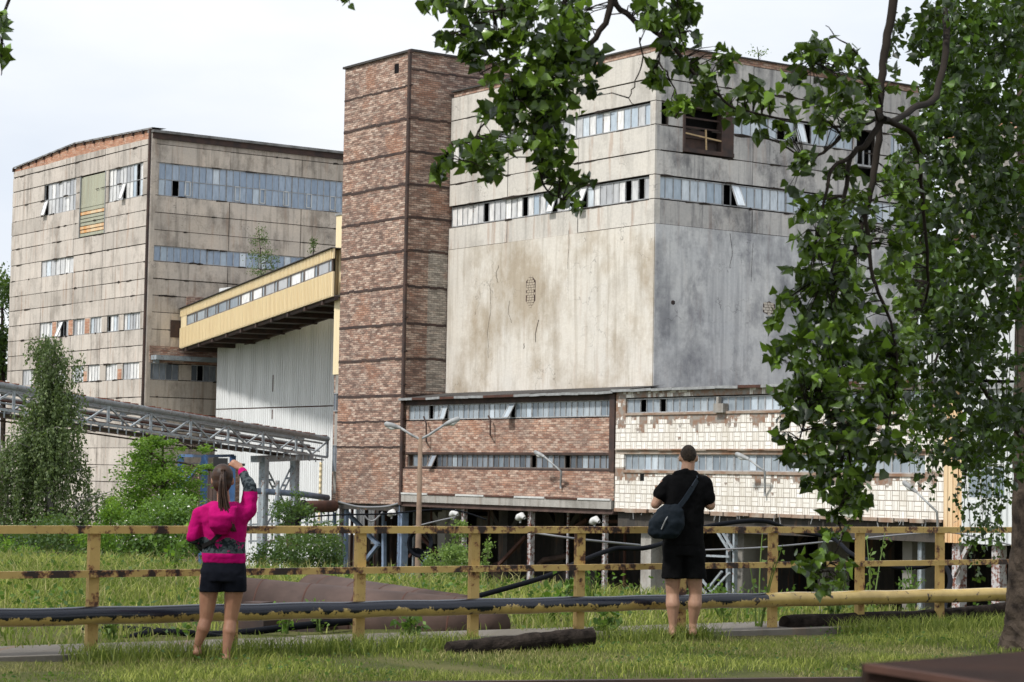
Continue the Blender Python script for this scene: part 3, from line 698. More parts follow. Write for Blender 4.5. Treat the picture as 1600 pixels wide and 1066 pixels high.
# big broken opening
a, b, c, d = RWs[1]; mm = MB()
mm.fbox(FBR, a, a+.12, c, d, -.4, .07); mm.fbox(FBR, b-.75, b-.02, c, d, -.4, .06); mm.fbox(FBR, a, b, c-.02, c+.18, -.4, .09); mm.fbox(FBR, a, b, d-.12, d, -.4, .05)
for k in (.33, .55, .75): mm.fbox(FBR, a+.12, b-.75, c+(d-c)*k-.04, c+(d-c)*k+.04, -.3, -.2)
mm.fbox(FBR, a+.12, a+1.8, c+.18, c+(d-c)*.5, -.34, -.3); mm.fbox(FBR, a+.12, b-.8, c+.18, c+(d-c)*.32, -.36, -.32)
O_ = mm.build('broken_window', M['rustdark'], B)
ls = MB(); ls.beam(FBR.pt(a+.1, c+(d-c)*.40, -.05), FBR.pt(b-.5, c+(d-c)*.31, -.05), .06, .07); ls.beam(FBR.pt((a+b)/2-.1, c+.2, -.02), FBR.pt((a+b)/2-.15, c+(d-c)*.52, -.02), .07, .06); ls.build('timber_lath', plain('pale_timber', (.50, .36, .2), .8, .2), O_)
a, b, c, d = RWs[3]; mm = MB(); mm.fbox(FBR, a, a+.1, c, d, -.4, .07); mm.fbox(FBR, a, b, c, c+.1, -.4, .07)
for k in range(5): mm.fbox(FBR, a+.4+k*.45, a+.5+k*.45, c+.1, c+(d-c)*.5, -.3, -.25)
mm.build('broken_window', M['winframe'], B)
# rooftop sprigs are things of their own, later

# ------------------------------------------------------------ annex: brick part
sAx = FT.s_(962, 700)
AN = thing('brick_annex', (FT.pt(sAx/2, YARD)), 'low brick annex with two dusty window ribbons between the tower and the white tiled block', 'building')
X = 800
z_ = lambda y, x=800: FT.z_(x, y)
e_r = FT.z_(800, 616.5); w1t = FT.z_(800, 629); w1b = FT.z_(800, 653.5); w2t = FT.z_(800, 710); w2b = FT.z_(800, 731.5); b2t = FT.z_(800, 735); b2b = FT.z_(800, 777); cbb = FT.z_(800, 790); sbb = FT.z_(800, 797)
mb = MB()
mb.fbox(FT, .12, sAx-.35, w2t+.1, w1b-.06, -.4, -.06); mb.fbox(FT, .12, .35, w1b, w1t, -.4, -.06); mb.fbox(FT, .12, .32, w2b, w2t, -.4, -.06)
mb.fbox(FT, .12, sAx, b2b, b2t, -.4, .08)
mb.build('brick_wall', M['brickA'], AN)
mb = MB(); mb.fbox(FT, .12, sAx-.3, w1t, e_r-.08, -.4, -.02); mb.fbox(FT, .12, sAx-.35, w2t-.02, w2t+.1, -.39, -.02); mb.fbox(FT, .12, sAx-.3, w2b-.1, w2b, -.39, .0)
mb.fbox(FT, sAx-.37, sAx+.02, b2t, e_r-.05, -.4, .12); mb.build('dark_steel_frame', M['rustdark'], AN)
mb = MB()
for i in range(16):
    a = .12+(sAx-.2)*i/16; mb.fbox(FT, a, a+(sAx-.2)/16-.01, cbb, b2b-.02, -.4, .16)
mb.build('concrete_beam', M['gconc'], AN)
mb = MB()
for i in range(7):
    a = .12+(sAx-.2)*i/7; mb.fbox(FT, a+.02, a+(sAx-.2)/7-.05, b2b-.02, b2b+.07, -.3, .2, i % 2)
mb.build('ledge_flashing', [M['lampwhite'], M['rust']], AN)
mb = MB(); mb.fbox(FT, .12, sAx-.05, sbb, cbb-.01, -.3, .05); mb.fbox(FT, .12, sAx-.05, sbb-.02, sbb+.04, -.35, .12); mb.build('steel_beam', M['maroon'], AN)
def annex_roof(parent, s0, s1, zf, zb, depth, gut=True):
    rb = MB(); n = 14
    for i in range(n):
        a = s0+(s1-s0)*i/n; b = s0+(s1-s0)*(i+1)/n-.01; k = random.uniform(-.02, .02)
        rb.quad([FT.pt(a, zf+k, .32), FT.pt(b, zf-k, .32), FT.pt(b, zb, -depth), FT.pt(a, zb, -depth)], 0)
        rb.quad([FT.pt(a, zf-.12+k, .32), FT.pt(b, zf-.12-k, .32), FT.pt(b, zf-k, .32), FT.pt(a, zf+k, .32)], 1 if random.random() < .75 else 2)
    rb.quad([FT.pt(s0, zf-.12, .32), FT.pt(s1, zf-.12, .32), FT.pt(s1, zf-.12, -.4), FT.pt(s0, zf-.12, -.4)], 0)
    rb.build('roof', [M['roofdark'], M['galv'], M['rust']], parent)
annex_roof(AN, -.1, sAx+.1, e_r-.02, e_r+.40, sB_+.3)
iw = MB(); prism(iw, [FT.pt(.3, 0, -.8), FT.pt(sAx-.1, 0, -.8), FT.pt(sAx-.1, 0, -14), FT.pt(.3, 0, -14)], cbb+.1, e_r-.2); iw.build('interior', M['dark'], AN)
strip_windows(AN, FT, .36, sAx-.40, w1b, w1t, 8, .46, M['gann'], miss=(.13, ), tilt=(.21, .53), wide=4, off=-.14)
strip_windows(AN, FT, .33, sAx-.40, w2b, w2t, 8, .46, M['gdim'], miss=(.01, .65, .815), tilt=(.145, ), wide=4, off=-.14, fm=M['winframeD'])
# ------------------------------------------------------------ annex: white tiled part
sW0 = sAx+.06; sW1 = FT.s_(1476, 720)
WT = thing('tiled_annex', (FT.pt((sW0+sW1)/2, YARD)), 'low annex clad in chipped white tiles with rust stained ledges, right of the brick annex', 'building')
q = lambda y: FT.z_(979, y, .06)
t_r, a1t, a1b, tl1, a2t, a2b, tl3 = q(608), q(623.5), q(646), q(703), q(709.5), q(734.5), q(794.5)
TO = .06
tile_level.inputs[1].default_value = a1b-1.5; tile_level.inputs[2].default_value = a1b-.1
tile_level2.inputs[1].default_value = a2b-1.1; tile_level2.inputs[2].default_value = a2b-.1; tile_cut.inputs[1].default_value = a2b+.1
mb = MB()
mb.fbox(FT, sW0, sW1, a1t+.05, t_r-.12, -.3, TO); mb.fbox(FT, sW0, sW1, tl1, a1b-.1, -.3, TO); mb.fbox(FT, sW0, sW1, tl3, a2b-.12, -.3, TO)
w1x = FT.s_(979, 640); w2x = FT.s_(976, 720); w2e = FT.s_(1447, 720)
mb.fbox(FT, sW0, w1x, a1b-.1, a1t+.05, -.3, TO-.002); mb.fbox(FT, sW0, w2x, a2b-.12, a2t, -.3, TO-.002); mb.fbox(FT, w2e, sW1, a2b-.12, a2t, -.3, TO-.002); mb.fbox(FT, w2e, sW1, a1b-.1, a1t+.05, -.3, TO-.002)
mb.build('tiled_wall', M['tile'], WT)
mb = MB(); mb.fbox(FT, sW0, sW1-.3, a2t, tl1, -.3, .05); mb.fbox(FT, w1x, w2e, a1b-.10, a1b, -.3, .12); mb.fbox(FT, w2x, w2e, a2b-.12, a2b, -.3, .12)
for i in range(26):
    a = sW0+(sW1-sW0)*i/26; mb.fbox(FT, a+.05, a+1.0, tl1-.02+random.uniform(-.02, .03), tl1+.05, -.1, .13+random.uniform(0, .02))
for i in range(24):
    a = sW0+(sW1-sW0)*i/24; b = a+(sW1-sW0)/24*random.uniform(.8, 1); k = random.uniform(-.06, .03)
    mb.fbox(FT, a, b, tl3-.14+k, tl3+.0, -.2, .13+random.uniform(-.05, .05))
mb.build('rusty_ledges', plain('rusty_ledge', (.24, .14, .09), .9, .2, c2=(.36, .31, .26), scale=1.2), WT)
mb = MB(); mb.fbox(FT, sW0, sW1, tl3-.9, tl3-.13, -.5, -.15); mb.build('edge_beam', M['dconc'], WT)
annex_roof(WT, sW0-.1, sW1+.05, t_r-.02, t_r+.25, 13)
iw = MB(); prism(iw, [FT.pt(sW0, 0, -.8), FT.pt(sW1-.1, 0, -.8), FT.pt(sW1-.1, 0, -14), FT.pt(sW0, 0, -14)], tl3+.1, t_r-.2); iw.build('interior', M['dark'], WT)
en = MB(); prism(en, [FT.pt(sW1-.2, 0, .02), FT.pt(sW1, 0, .02), FT.pt(sW1, 0, -14), FT.pt(sW1-.2, 0, -14)], tl3, t_r-.15); en.build('end_wall', M['gconc'], WT)
strip_windows(WT, FT, w1x, w2e, a1b, a1t, 8, .48, M['gann'], miss=(.06, .14), wide=4, off=-.06)
strip_windows(WT, FT, w2x, w2e, a2b, a2t, 8, .48, M['gann'], miss=(), wide=4, off=-.06)
bx = MB(); a, z = FT.sz(1122, 634, .3); bx.fbox(FT, a-.32, a+.32, z-.30, z+.1, .0, .3); bx.fbox(FT, a-.25, a-.1, z+.1, z+.4, .05, .2); bx.build('ventilation_box', M['gconc'], WT)
hd = MB(); a, z = FT.sz(1005, 746); hd.fbox(FT, a-.14, a+.14, z-.16, z+.16, 0, TO+.012); hd.build('small_opening', M['dark'], WT)
# hanging bits below the tiled edge
hb = MB()
for _ in range(26):
    s = random.uniform(sW0, sW1); l_ = random.uniform(.15, .5); hb.beam(FT.pt(s, tl3-.05, .1), FT.pt(s+random.uniform(-.15, .15), tl3-l_, .1), .03, .03)
hb.build('hanging_bars', M['galv'], WT)
# ------------------------------------------------------------ open undercroft below both annexes
UC = thing('undercroft', FT.pt(5, YARD), 'dark open ground floor with concrete columns and hoppers beneath the annexes', 'building')
mb = MB()
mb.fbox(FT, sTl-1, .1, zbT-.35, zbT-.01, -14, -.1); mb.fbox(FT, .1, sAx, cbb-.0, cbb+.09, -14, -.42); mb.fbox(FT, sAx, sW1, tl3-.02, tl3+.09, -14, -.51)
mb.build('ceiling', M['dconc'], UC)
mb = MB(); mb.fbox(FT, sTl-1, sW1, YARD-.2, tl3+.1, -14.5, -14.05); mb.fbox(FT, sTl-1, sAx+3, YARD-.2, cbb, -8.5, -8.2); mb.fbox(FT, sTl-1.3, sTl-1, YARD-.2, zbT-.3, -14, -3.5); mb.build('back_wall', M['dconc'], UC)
cmat = M['gconc']
def column(px0, px1, o, top, mat=cmat, y=880, dep=.9, nm='column', splay=False, zb=YARD):
    a = FT.s_(px0, y, o); b = FT.s_(px1, y, o); c = MB(); c.fbox(FT, a, b, zb-.3, top, o-dep, o)
    if splay:
        for sg in (-1, 1):
            m_ = a if sg < 0 else b
            c.beam(FT.pt(m_, top-1.4, o-.3), FT.pt(m_+sg*1.3, top-.1, o-.3), .3, .3)
    return c.build(nm, mat, UC)
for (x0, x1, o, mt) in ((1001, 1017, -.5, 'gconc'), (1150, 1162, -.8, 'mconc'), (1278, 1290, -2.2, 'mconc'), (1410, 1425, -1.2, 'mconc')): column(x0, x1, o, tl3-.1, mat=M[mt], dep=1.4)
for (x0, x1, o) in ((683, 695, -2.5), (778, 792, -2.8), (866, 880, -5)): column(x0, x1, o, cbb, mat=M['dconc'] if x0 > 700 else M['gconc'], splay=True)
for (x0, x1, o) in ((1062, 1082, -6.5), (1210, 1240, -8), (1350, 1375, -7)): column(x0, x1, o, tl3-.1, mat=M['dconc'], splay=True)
# hopper plates at the back left
mb = MB()
for (x0, x1, y0, y1, o) in ((660, 680, 800, 850, -6), (684, 718, 796, 850, -6), (700, 730, 850, 880, -5.8), (745, 770, 806, 824, -6.4), (626, 648, 800, 850, -7)):
    mb = MB(); a, zt2 = FT.sz(x0, y0, o); b, zb2 = FT.sz(x1, y1, o); mb.fbox(FT, a, b, zb2, zt2, o-.2, o); mb.build('hopper_plate', M['mconc'], UC)
def post(px, w, mat, o=.0, top=None, y=850, nm='steel_post', y2=None, ang=False):
    a = FT.s_(px, y, o); c = MB(); hw = w/2
    tz = top if top is not None else sbb
    c.fbox(FT, a-hw, a-hw+.03, YARD, tz, o-w, o); c.fbox(FT, a+hw-.03, a+hw, YARD, tz, o-w, o); c.fbox(FT, a-hw+.03, a+hw-.03, YARD, tz, o-.06, o-.03)
    if w > .3:
        c.fbox(FT, a-hw*.3, a-hw*.3+.05, YARD, tz, o-.03, o+.03)
        for k in range(7): z = tz-.6-k*.75; c.fbox(FT, a-hw*.45, a-hw*.1, z, z+.08, o-.03, o+.05)
    return c.build(nm, mat, UC)
post(624, .42, M['bluesteel'], -.1, zbT); post(722, .22, M['whitepost'], -.1); post(826.5, .25, M['whitepost'], -.1); post(943, .20, M['whitepost'], -.1)
post(538, .2, M['bluesteel'], -.3, zbT); post(531, .28, M['whitepost'], -.9, zbT); post(520, .16, M['bluesteel'], -.5, zbT); post(600, .1, M['rust'], -1.5, zbT); post(886, .08, M['whitepost'], -.6); post(1437, .2, M['greysteel'], -.4, tl3-.1)
for px, w_, mt, o in ((548, .12, 'rust', -2.), (556, .09, 'greysteel', -3.), (570, .14, 'rustdark', -2.5), (585, .1, 'rust', -4), (610, .16, 'rustdark', -3.), (645, .1, 'greysteel', -2.), (672, .09, 'rust', -1.5), (762, .1, 'rustdark', -2), (905, .09, 'rustdark', -2.5), (975, .1, 'rust', -2)): post(px, w_, M[mt], o, zbT if px < 620 else None)
for (x0, x1, y0, y1, o) in ((520, 560, 835, 905, -5), (575, 600, 850, 905, -6), (880, 930, 880, 930, -4), (930, 960, 895, 940, -5)):
    mb = MB(); a, zt2 = FT.sz(x0, y0, o); b, zb2 = FT.sz(x1, y1, o); mb.fbox(FT, a, b, zb2, zt2, o-.8, o); mb.build('dark_cabinet', M['dconc'], UC)
# lattice post behind the man
lt = MB(); 
for px in (1136, 1146): 
    a = FT.s_(px, 850, -.2); lt.fbox(FT, a-.06, a+.06, YARD, tl3-.1, -.4, -.2)
lt.build('lattice_post', M['greysteel'], UC)
br_ = MB()
def ubeam(p, q, o, w=.12, mat='rust'):
    b_ = MB(); b_.beam(FT.hit(*p, o), FT.hit(*q, o), w, w); b_.build('brace', M[mat], UC)
for p, q in (((1120, 830), (1140, 862)), ((1128, 830), (1146, 860)), ((1140, 895), (1112, 925)), ((1128, 893), (1108, 918)), ((1112, 925), (1096, 905)), ((1104, 928), (1088, 912)), ((1095, 868), (1140, 870)), ((1142, 940), (1108, 975))): ubeam(p, q, -.1, .09, 'greysteel')
br_ = MB()
for p, q in (((541, 800), (592, 852)), ((592, 850), (572, 875)), ((640, 905), (670, 870)), ((600, 800), (600, 890))): ubeam(p, q, -1.5, .2, 'bluesteel')
br_ = MB()
for p, q in (((780, 882), (822, 838)), ((655, 835), (688, 870)), ((640, 870), (655, 850)), ((872, 838), (895, 826)), ((895, 826), (918, 812)), ((975, 812), (1000, 830)), ((946, 815), (985, 815))): ubeam(p, q, -2., .16)
tk = MB(); tk.tube([FT.pt(FT.s_(850, 930, -3), YARD, -3), FT.pt(FT.s_(850, 930, -3), FT.z_(850, 905, -3), -3)], .5, 14); tk.tube([FT.hit(780, 885, -3), FT.hit(788, 905, -3), FT.hit(765, 945, -3)], .6, 12)
tk.tube([FT.hit(840, 885, -4), FT.hit(850, 875, -4), FT.hit(870, 872, -4), FT.hit(890, 868, -4)], .15, 10); tk.build('rusty_duct', M['maroon'], UC, smooth=True)

# ------------------------------------------------------------ white corrugated hall between the blocks
HF = left_face(at(520, 700, 137.)); 
HL_ = thing('corrugated_hall', HF.pt(-6, YARD), 'windowless hall of pale grey corrugated sheet behind the inclined yellow gallery', 'building')
a0 = HF.s_(339, 600); a1 = HF.s_(560, 600); zs = HF.z_(430, 637); zt_ = HF.z_(430, 440)
mb = MB(); mb.fbox(HF, a0, a1, zs+.04, zt_, -.3, 0); mb.fbox(HF, a0, a1, YARD, zs-.04, -.3, 0)
for i in range(int((a1-a0)/.26)): mb.fbox(HF, a0+i*.26, a0+i*.26+.11, zs+.05, zt_-.02, 0, .022); mb.fbox(HF, a0+i*.26+.003, a0+i*.26+.113, YARD, zs-.05, 0, .022)
mb.build('sheet_wall', M['whitecor'], HL_)
mb = MB(); mb.fbox(HF, a0, a1, zs-.04, zs+.04, -.3, -.05)
for px in (428, ): a = HF.s_(px, 560); mb.fbox(HF, a-.06, a+.06, HF.z_(px, 612), HF.z_(px, 586), -.1, .03); mb.fbox(HF, a-.06, a+.06, HF.z_(px, 655), HF.z_(px, 640), -.1, .03)
mb.build('seam', M['rust'], HL_)
mb = MB(); prism(mb, [HF.pt(a0, 0, -.2), HF.pt(a1, 0, -.2), HF.pt(a1, 0, -9), HF.pt(a0, 0, -9)], YARD, zt_-.1); mb.build('body', M['whitecor'], HL_)
mb = MB(); mb.tube([HF.pt(HF.s_(502, 740), YARD, .1), HF.pt(HF.s_(503, 740), HF.z_(503, 722), .1)], .08, 6); mb.build('yellow_downpipe', M['galpanel'], HL_)

# ------------------------------------------------------------ inclined conveyor gallery
P1 = at(283, 483, 150.3); P1b = at(285, 545, 150.3); P2 = at(521, 388, 123.5); P2b = at(519, 463, 123.5)
GL = thing('conveyor_gallery', (P1.x, P1.y, YARD), 'inclined yellow conveyor gallery with windows, climbing from the panel block to the brick tower', 'gallery')
gd = (P2-P1); gh = Vector((gd.x, gd.y, 0)).normalized(); gn = Vector((-gh.y, gh.x, 0)); gn = -gn if gn.y > 0 else gn
Lg = Vector((gd.x, gd.y, 0)).length; sl_t = (P2.z-P1.z)/Lg; h0 = P1.z-P1b.z; h1 = P2.z-P2b.z
def G(s, f, o=0.):      # s along the gallery, f from 0 (floor) to 1 (eaves), o outward
    zt = P1.z+sl_t*s; h = h0+(h1-h0)*s/Lg; p = Vector((P1.x, P1.y, 0))+gh*s+gn*o
    return Vector((p.x, p.y, zt-h*(1-f)))
def gstrip(mb, s0, s1, f0, f1, o0, o1, m=0):
    P = [G(a, f, o) for a in (s0, s1) for f in (f0, f1) for o in (o0, o1)]
    mb.hexa(P, m, [(a, f*3) for a in (s0, s1) for f in (f0, f1) for o in (o0, o1)])
wa, wb = .045*Lg, .995*Lg; f0w, f1w = .52, .79
mb = MB(); gstrip(mb, 0, Lg, 0, f0w, -.1, 0); gstrip(mb, 0, Lg, f1w, 1, -.1, 0); gstrip(mb, 0, wa, f0w, f1w, -.1, 0); gstrip(mb, 0, .1, 0, 1, -3.0, 0); gstrip(mb, 0, Lg, 0, 1, -3.1, -3.0)
for i in range(int(Lg/.24)):
    gstrip(mb, i*.24, i*.24+.09, .02, f0w-.01, 0, .07); gstrip(mb, i*.24, i*.24+.09, f1w+.01, .985, 0, .07)
mb.build('side_wall', M['galpanel'], GL)
mb = MB(); gstrip(mb, -.1, Lg+.02, 1.0, 1.018, -3.3, .16, 0); mb.build('roof', M['roofdark'], GL)
mb = MB(); gstrip(mb, .1, Lg, .0, .03, -3.0, -.1); mb.build('floor_underside', M['underside'], GL)
mb = MB()
for i in range(10): gstrip(mb, 1+i*Lg/10, 1.25+i*Lg/10, -.10, -.005, -3.0, -.05)
gstrip(mb, .1, Lg, -.07, -.004, -.35, -.15); gstrip(mb, .1, Lg, -.07, -.004, -3.0, -2.8)
mb.build('floor_beams', M['rustdark'], GL)
n = 12
for i in range(n):
    a = wa+(wb-wa)*i/n; b = wa+(wb-wa)*(i+1)/n-.08
    fr = MB(); cut = a+(b-a)*.76
    gstrip(fr, a, b, f0w, f0w+.025, -.1, -.01); gstrip(fr, a, b, f1w-.025, f1w, -.1, -.01)
    for s in (a, cut, b-.07): gstrip(fr, s, s+.07, f0w+.025, f1w-.025, -.1, -.012)
    w_ = fr.build('window', M['winframeD'], GL)
    g = MB(); g.quad([G(a, f0w, -.05), G(cut, f0w, -.05), G(cut, f1w, -.05), G(a, f1w, -.05)], 1 if i > 4 else 0, r=random.random())
    g.quad([G(cut, f0w, -.05), G(b, f0w, -.05), G(b, f1w, -.05), G(cut, f1w, -.05)], 0, r=random.random()); g.build('glazing', [M['gann'], M['gwhite']], w_)
gb = MB(); gstrip(gb, .3, Lg, .05, .98, -2.5, -.6); gb.build('interior', M['gwhite'], GL)

# ------------------------------------------------------------ pipe bridge (steel truss)
BL = at(-60, 592, 93.); BR = at(512, 686, 125.)
PB = thing('pipe_bridge', (BR.x, BR.y, YARD), 'long grey steel truss bridge carrying pipes down to the brick tower', 'bridge')
bd = BR-BL; Lb = bd.length; bu = bd.normalized(); bn_ = Vector((-bu.y, bu.x, 0)).normalized()     # away from camera
def Bp(s, dz=0., o=0.): p = BL+bu*s+bn_*o; return Vector((p.x, p.y, p.z+dz))
H = 1.04
mb = MB(); mb.tube([Bp(0), Bp(Lb)], .15, 10); mb.tube([Bp(0, 0, 1.6), Bp(Lb, 0, 1.6)], .13, 10); mb.build('top_pipe', M['greysteel'], PB, smooth=True)
mb = MB()
for i in range(46):
    s = Lb*i/46; 
    if random.random() < .85: mb.fbox(Face(Bp(s), bu.copy(), -bn_), 0, Lb/46*random.uniform(.5, .95), Bp(s).z+.10-.0, Bp(s).z+.17, -.12, .06)
mb.build('rusty_lagging', plain('orange_rust', (.30, .10, .06), .9, .2, c2=(.20, .09, .06), scale=3), PB)
mb = MB()
for o in (0, 1.6):
    mb.beam(Bp(0, -H, o), Bp(Lb, -H, o), .10, .12)
    mb.beam(Bp(0, -.12, o), Bp(Lb, -.12, o), .1, .1)
mb.build('chord', M['greysteel'], PB)
mb = MB(); mb.beam(Bp(0, -H-.34, 0), Bp(Lb-10, -H-.34, 0), .07, .07); mb.beam(Bp(0, -H-.34, 1.5), Bp(Lb-10, -H-.34, 1.5), .07, .07); mb.build('walkway_edge', M['rustdark'], PB)
mb = MB(); mb.beam(Bp(0, -H-.16, .8), Bp(Lb, -H-.16, .8), 1.2, .05); mb.build('walkway', M['rustdark'], PB)
nb = 9; hg = MB(); vt = []
for i in range(nb*5):
    s = Lb*i/(nb*5); hg.beam(Bp(s, -H-.36, -.05), Bp(s, -H-.08, -.05), .05, .05)
hg.build('hangers', M['greysteel'], PB)
for o, mm in ((0, M['greysteel']), (1.6, M['greysteel'])):
    for i in range(nb+1):
        s = Lb*i/nb
        v_ = MB(); v_.beam(Bp(s, -H, o), Bp(s, -.1, o), .11, .11, up=(0, 0, 1)); v_.build('upright', mm, PB)
        if i < nb:
            mid = s+Lb/nb/2
            d_ = MB(); d_.beam(Bp(s, -.15, o), Bp(mid, -H+.05, o), .08, .08); d_.beam(Bp(mid, -H+.05, o), Bp(s+Lb/nb, -.15, o), .08, .08); d_.build('diagonal', mm, PB)
for k in range(5):
    m_ = MB(); dz = -.25-.15*k; o = .35+.16*((k*5) % 7)
    m_.tube([Bp(0, dz, o), Bp(Lb, dz, o)], random.choice((.045, .06, .08)), 6); m_.build('carried_pipe', random.choice((M['greysteel'], M['galv'], M['galv'], M['rust'])), PB)
# trestle under the bridge
q1 = at(413, 715, 119.5); q2 = at(461, 711, 123.)
TR = thing('trestle', (q1.x, q1.y, YARD), 'grey steel trestle with crossed lattice braces holding up the pipe bridge', 'trestle')
for nm, p in (('leg', q1), ('leg', q2)):
    m_ = MB(); m_.box((p.x, p.y, (p.z+YARD)/2), .42, .35, p.z-YARD, rz=-BA); m_.build(nm, M['greysteel'], TR)
m_ = MB(); m_.beam(q1+Vector((-.5, -.4, -.1)), q2+Vector((.8, .4, -.1)), .5, .35); m_.build('cap_beam', M['greysteel'], TR)
for a, b in ((0, 1), (1, 0)):
    p = (q1 if a == 0 else q2)-Vector((0, 0, .5)); r = (q2 if a == 0 else q1)-Vector((0, 0, 3.9)); m_ = MB()
    off = Vector((.12, 0, 0))
    m_.beam(p+off, r+off, .07, .07); m_.beam(p-off, r-off, .07, .07)
    for k in range(9): t_ = k/9; c = p.lerp(r, t_); m_.beam(c+off, c-off, .05, .12)
    m_.build('lattice_brace', M['greysteel'], TR)
m_ = MB(); m_.beam(q1-Vector((0, 0, 4.6)), q2-Vector((0, 0, 4.6)), .15, .15); m_.build('tie', M['whitepost'], TR)
# hazard striped legs
for i, (px, w) in enumerate(((431, .0), (409, 0))):
    p = at(px, 870, 100.); m_ = MB()
    for k in range(6): m_.box((p.x, p.y, -3.3+k*.22), .24, .24, .22, m=k % 2, rz=-BA)
    m_.box((p.x, p.y, -4.2), .23, .23, 1.6, m=1, rz=-BA); m_.box((p.x, p.y, -.5), .14, .14, 3.2, m=2, rz=-BA)
    h_ = m_.build('hazard_post', [plain('hazard_yellow', (.42, .30, .07), .7), M['dark'], M['greysteel']], None, (p.x, p.y, YARD))
    tag(h_, ('yellow and black striped post just left of the shrub in front of the pale hall', 'yellow and black striped post hidden beside the pink-jacketed woman')[i], 'post', 'hazard striped posts')
# blue pipe over the yard
pp = [at(385, 767, 118), at(412, 768, 118.5), at(470, 772, 121), at(512, 778, 123.5)]
m_ = MB(); m_.tube(pp, .17, 10); tag(m_.build('blue_pipe', M['bluesteel'], None, pp[0], smooth=True), 'blue-grey pipe running level from the trestle into the foot of the brick tower', 'pipe')
# blue portal frame
f0, f1, f2 = at(283, 712, 116), at(320, 713, 112), at(364, 712, 118)
PF = thing('blue_portal_frame', (f1.x, f1.y, YARD), 'blue painted steel portal frame with a slanting brace beside the bright green tree', 'frame')
for p in (f0, f1, f2):
    m_ = MB(); m_.box((p.x, p.y, (p.z+YARD)/2), .32, .32, p.z-YARD); m_.build('post', M['blue'], PF)
m_ = MB(); m_.beam(f0, f1, .16, .14); m_.beam(f1, f2, .16, .14); m_.build('crossbeam', M['blue'], PF)
m_ = MB(); m_.beam(at(317, 722, 112), at(292, 752, 114), .14, .14); m_.build('brace', M['blue'], PF)
# sheds at the foot of the panel building
o_ = at(300, 760, 128); SD = left_face(o_)
m_ = MB(); a, b = SD.s_(296, 760), SD.s_(338, 760); m_.fbox(SD, a, b, YARD, SD.z_(300, 727), -1.5, 0); m_.fbox(SD, a+.3, a+1.0, YARD, SD.z_(300, 740), -.1, .04, 1)
m_.fbox(SD, a-.2, b+.2, SD.z_(300, 727), SD.z_(300, 723), -1.7, .3, 2)
for k in range(6): m_.fbox(SD, a+1.2+k*.45, a+1.6+k*.45, YARD, SD.z_(300, 734), -.1, .05, 1)
tag(m_.build('brick_shed', [M['brickA'], M['rustdark'], M['roofdark']], None, SD.pt(a, YARD)), 'small dark brick shed with rusty boards under the pipe bridge', 'shed')

# ------------------------------------------------------------ rusty elbow pipe and things by the tower foot
m_ = MB(); m_.tube([at(458, 860, 105), at(456, 825, 105), at(459, 808, 105), at(468, 797, 105), at(480, 792, 105.5), at(522, 791, 107)], .3, 12)
E1 = m_.build('elbow_pipe', M['rust'], None, at(458, 860, 105), smooth=True); tag(E1, 'rusty pipe bending down from the foot of the brick tower behind the right-hand shrub', 'pipe')
m_ = MB(); m_.tube([at(455, 834, 104.8), at(457, 812, 104.8), at(464, 801, 104.8), at(478, 793, 105.2)], .40, 12, jit=.12); m_.build('torn_lagging', M['dark'], E1, smooth=True)
m_ = MB()
for k in range(12): a = 392+k*11; m_.beam(at(a, 800, 126), at(a, 850, 126), .08, .08)
m_.beam(at(388, 820, 126), at(522, 815, 126), .1, .1); m_.beam(at(388, 846, 126), at(522, 842, 126), .1, .1)
tag(m_.build('yard_fence', M['greysteel'], None, at(400, 850, 126)), 'thin grey bar fence standing before the pale corrugated hall', 'fence')

# ------------------------------------------------------------ white metal shed on stilts at the right and blocks behind the trees
sf = left_face(FT.pt(sW1+.05, 0, .1))
WS = thing('white_shed', (sf.pt(3, YARD)), 'white corrugated metal shed on steel stilts with a rust streaked corner', 'building')
zb = sf.z_(1480, 848); zt_ = sf.z_(1480, 610); zm = sf.z_(1480, 775)
e0 = .05; e1 = sf.s_(1503, 700); e2 = sf.s_(1800, 700); wx0, wx1 = sf.s_(1512, 760), sf.s_(1570, 760); wz0, wz1 = sf.z_(1520, 781), sf.z_(1520, 725)
m_ = MB(); m_.fbox(sf, 0, e1, zb, zt_, -.2, 0)
for k in range(3): m_.fbox(sf, .12+k*.27, .24+k*.27, zb+.01, zt_-.01, 0, .05)
m_.build('rust_streaked_corner', M['rustcor'], WS)
m_ = MB(); m_.fbox(sf, e1+.01, wx0, zb, zt_, -.2, 0); m_.fbox(sf, wx1, e2, zb, zt_, -.2, 0); m_.fbox(sf, wx0, wx1, zb, wz0, -.2, 0); m_.fbox(sf, wx0, wx1, wz1, zt_, -.2, 0)
for i in range(int((e2-e1)/.27)):
    a = e1+.05+i*.27
    if a < wx0-.15 or a > wx1: m_.fbox(sf, a, a+.11, zb+.01, zt_-.01, 0, .05)
    else: m_.fbox(sf, a, a+.11, zb+.01, wz0-.1, 0, .05); m_.fbox(sf, a, a+.11, wz1+.1, zt_-.01, 0, .05)
m_.build('sheet_wall', M['shedcor'], WS)
pane_strip(WS, sf, wx0, wx1, wz0, wz1, 3, M['gann'], off=-.05, fm=M['lampwhite'], fw=.09)
m_ = MB(); prism(m_, [sf.pt(0.05, 0, -.2), sf.pt(e2, 0, -.2), sf.pt(e2, 0, -9), sf.pt(0.05, 0, -9)], zb+.02, zt_-.02); m_.build('body', M['shedcor'], WS)
m_ = MB(); m_.fbox(sf, -.1, e2, zt_, zt_+.2, -9, .2); m_.build('roof', M['galv'], WS)
for px in (1488, 1550, 1640): 
    a = sf.s_(px, 860); m_ = MB(); m_.fbox(sf, a-.2, a+.2, YARD, zb, -.6, -.2); m_.build('stilt', M['whitepost'], WS)
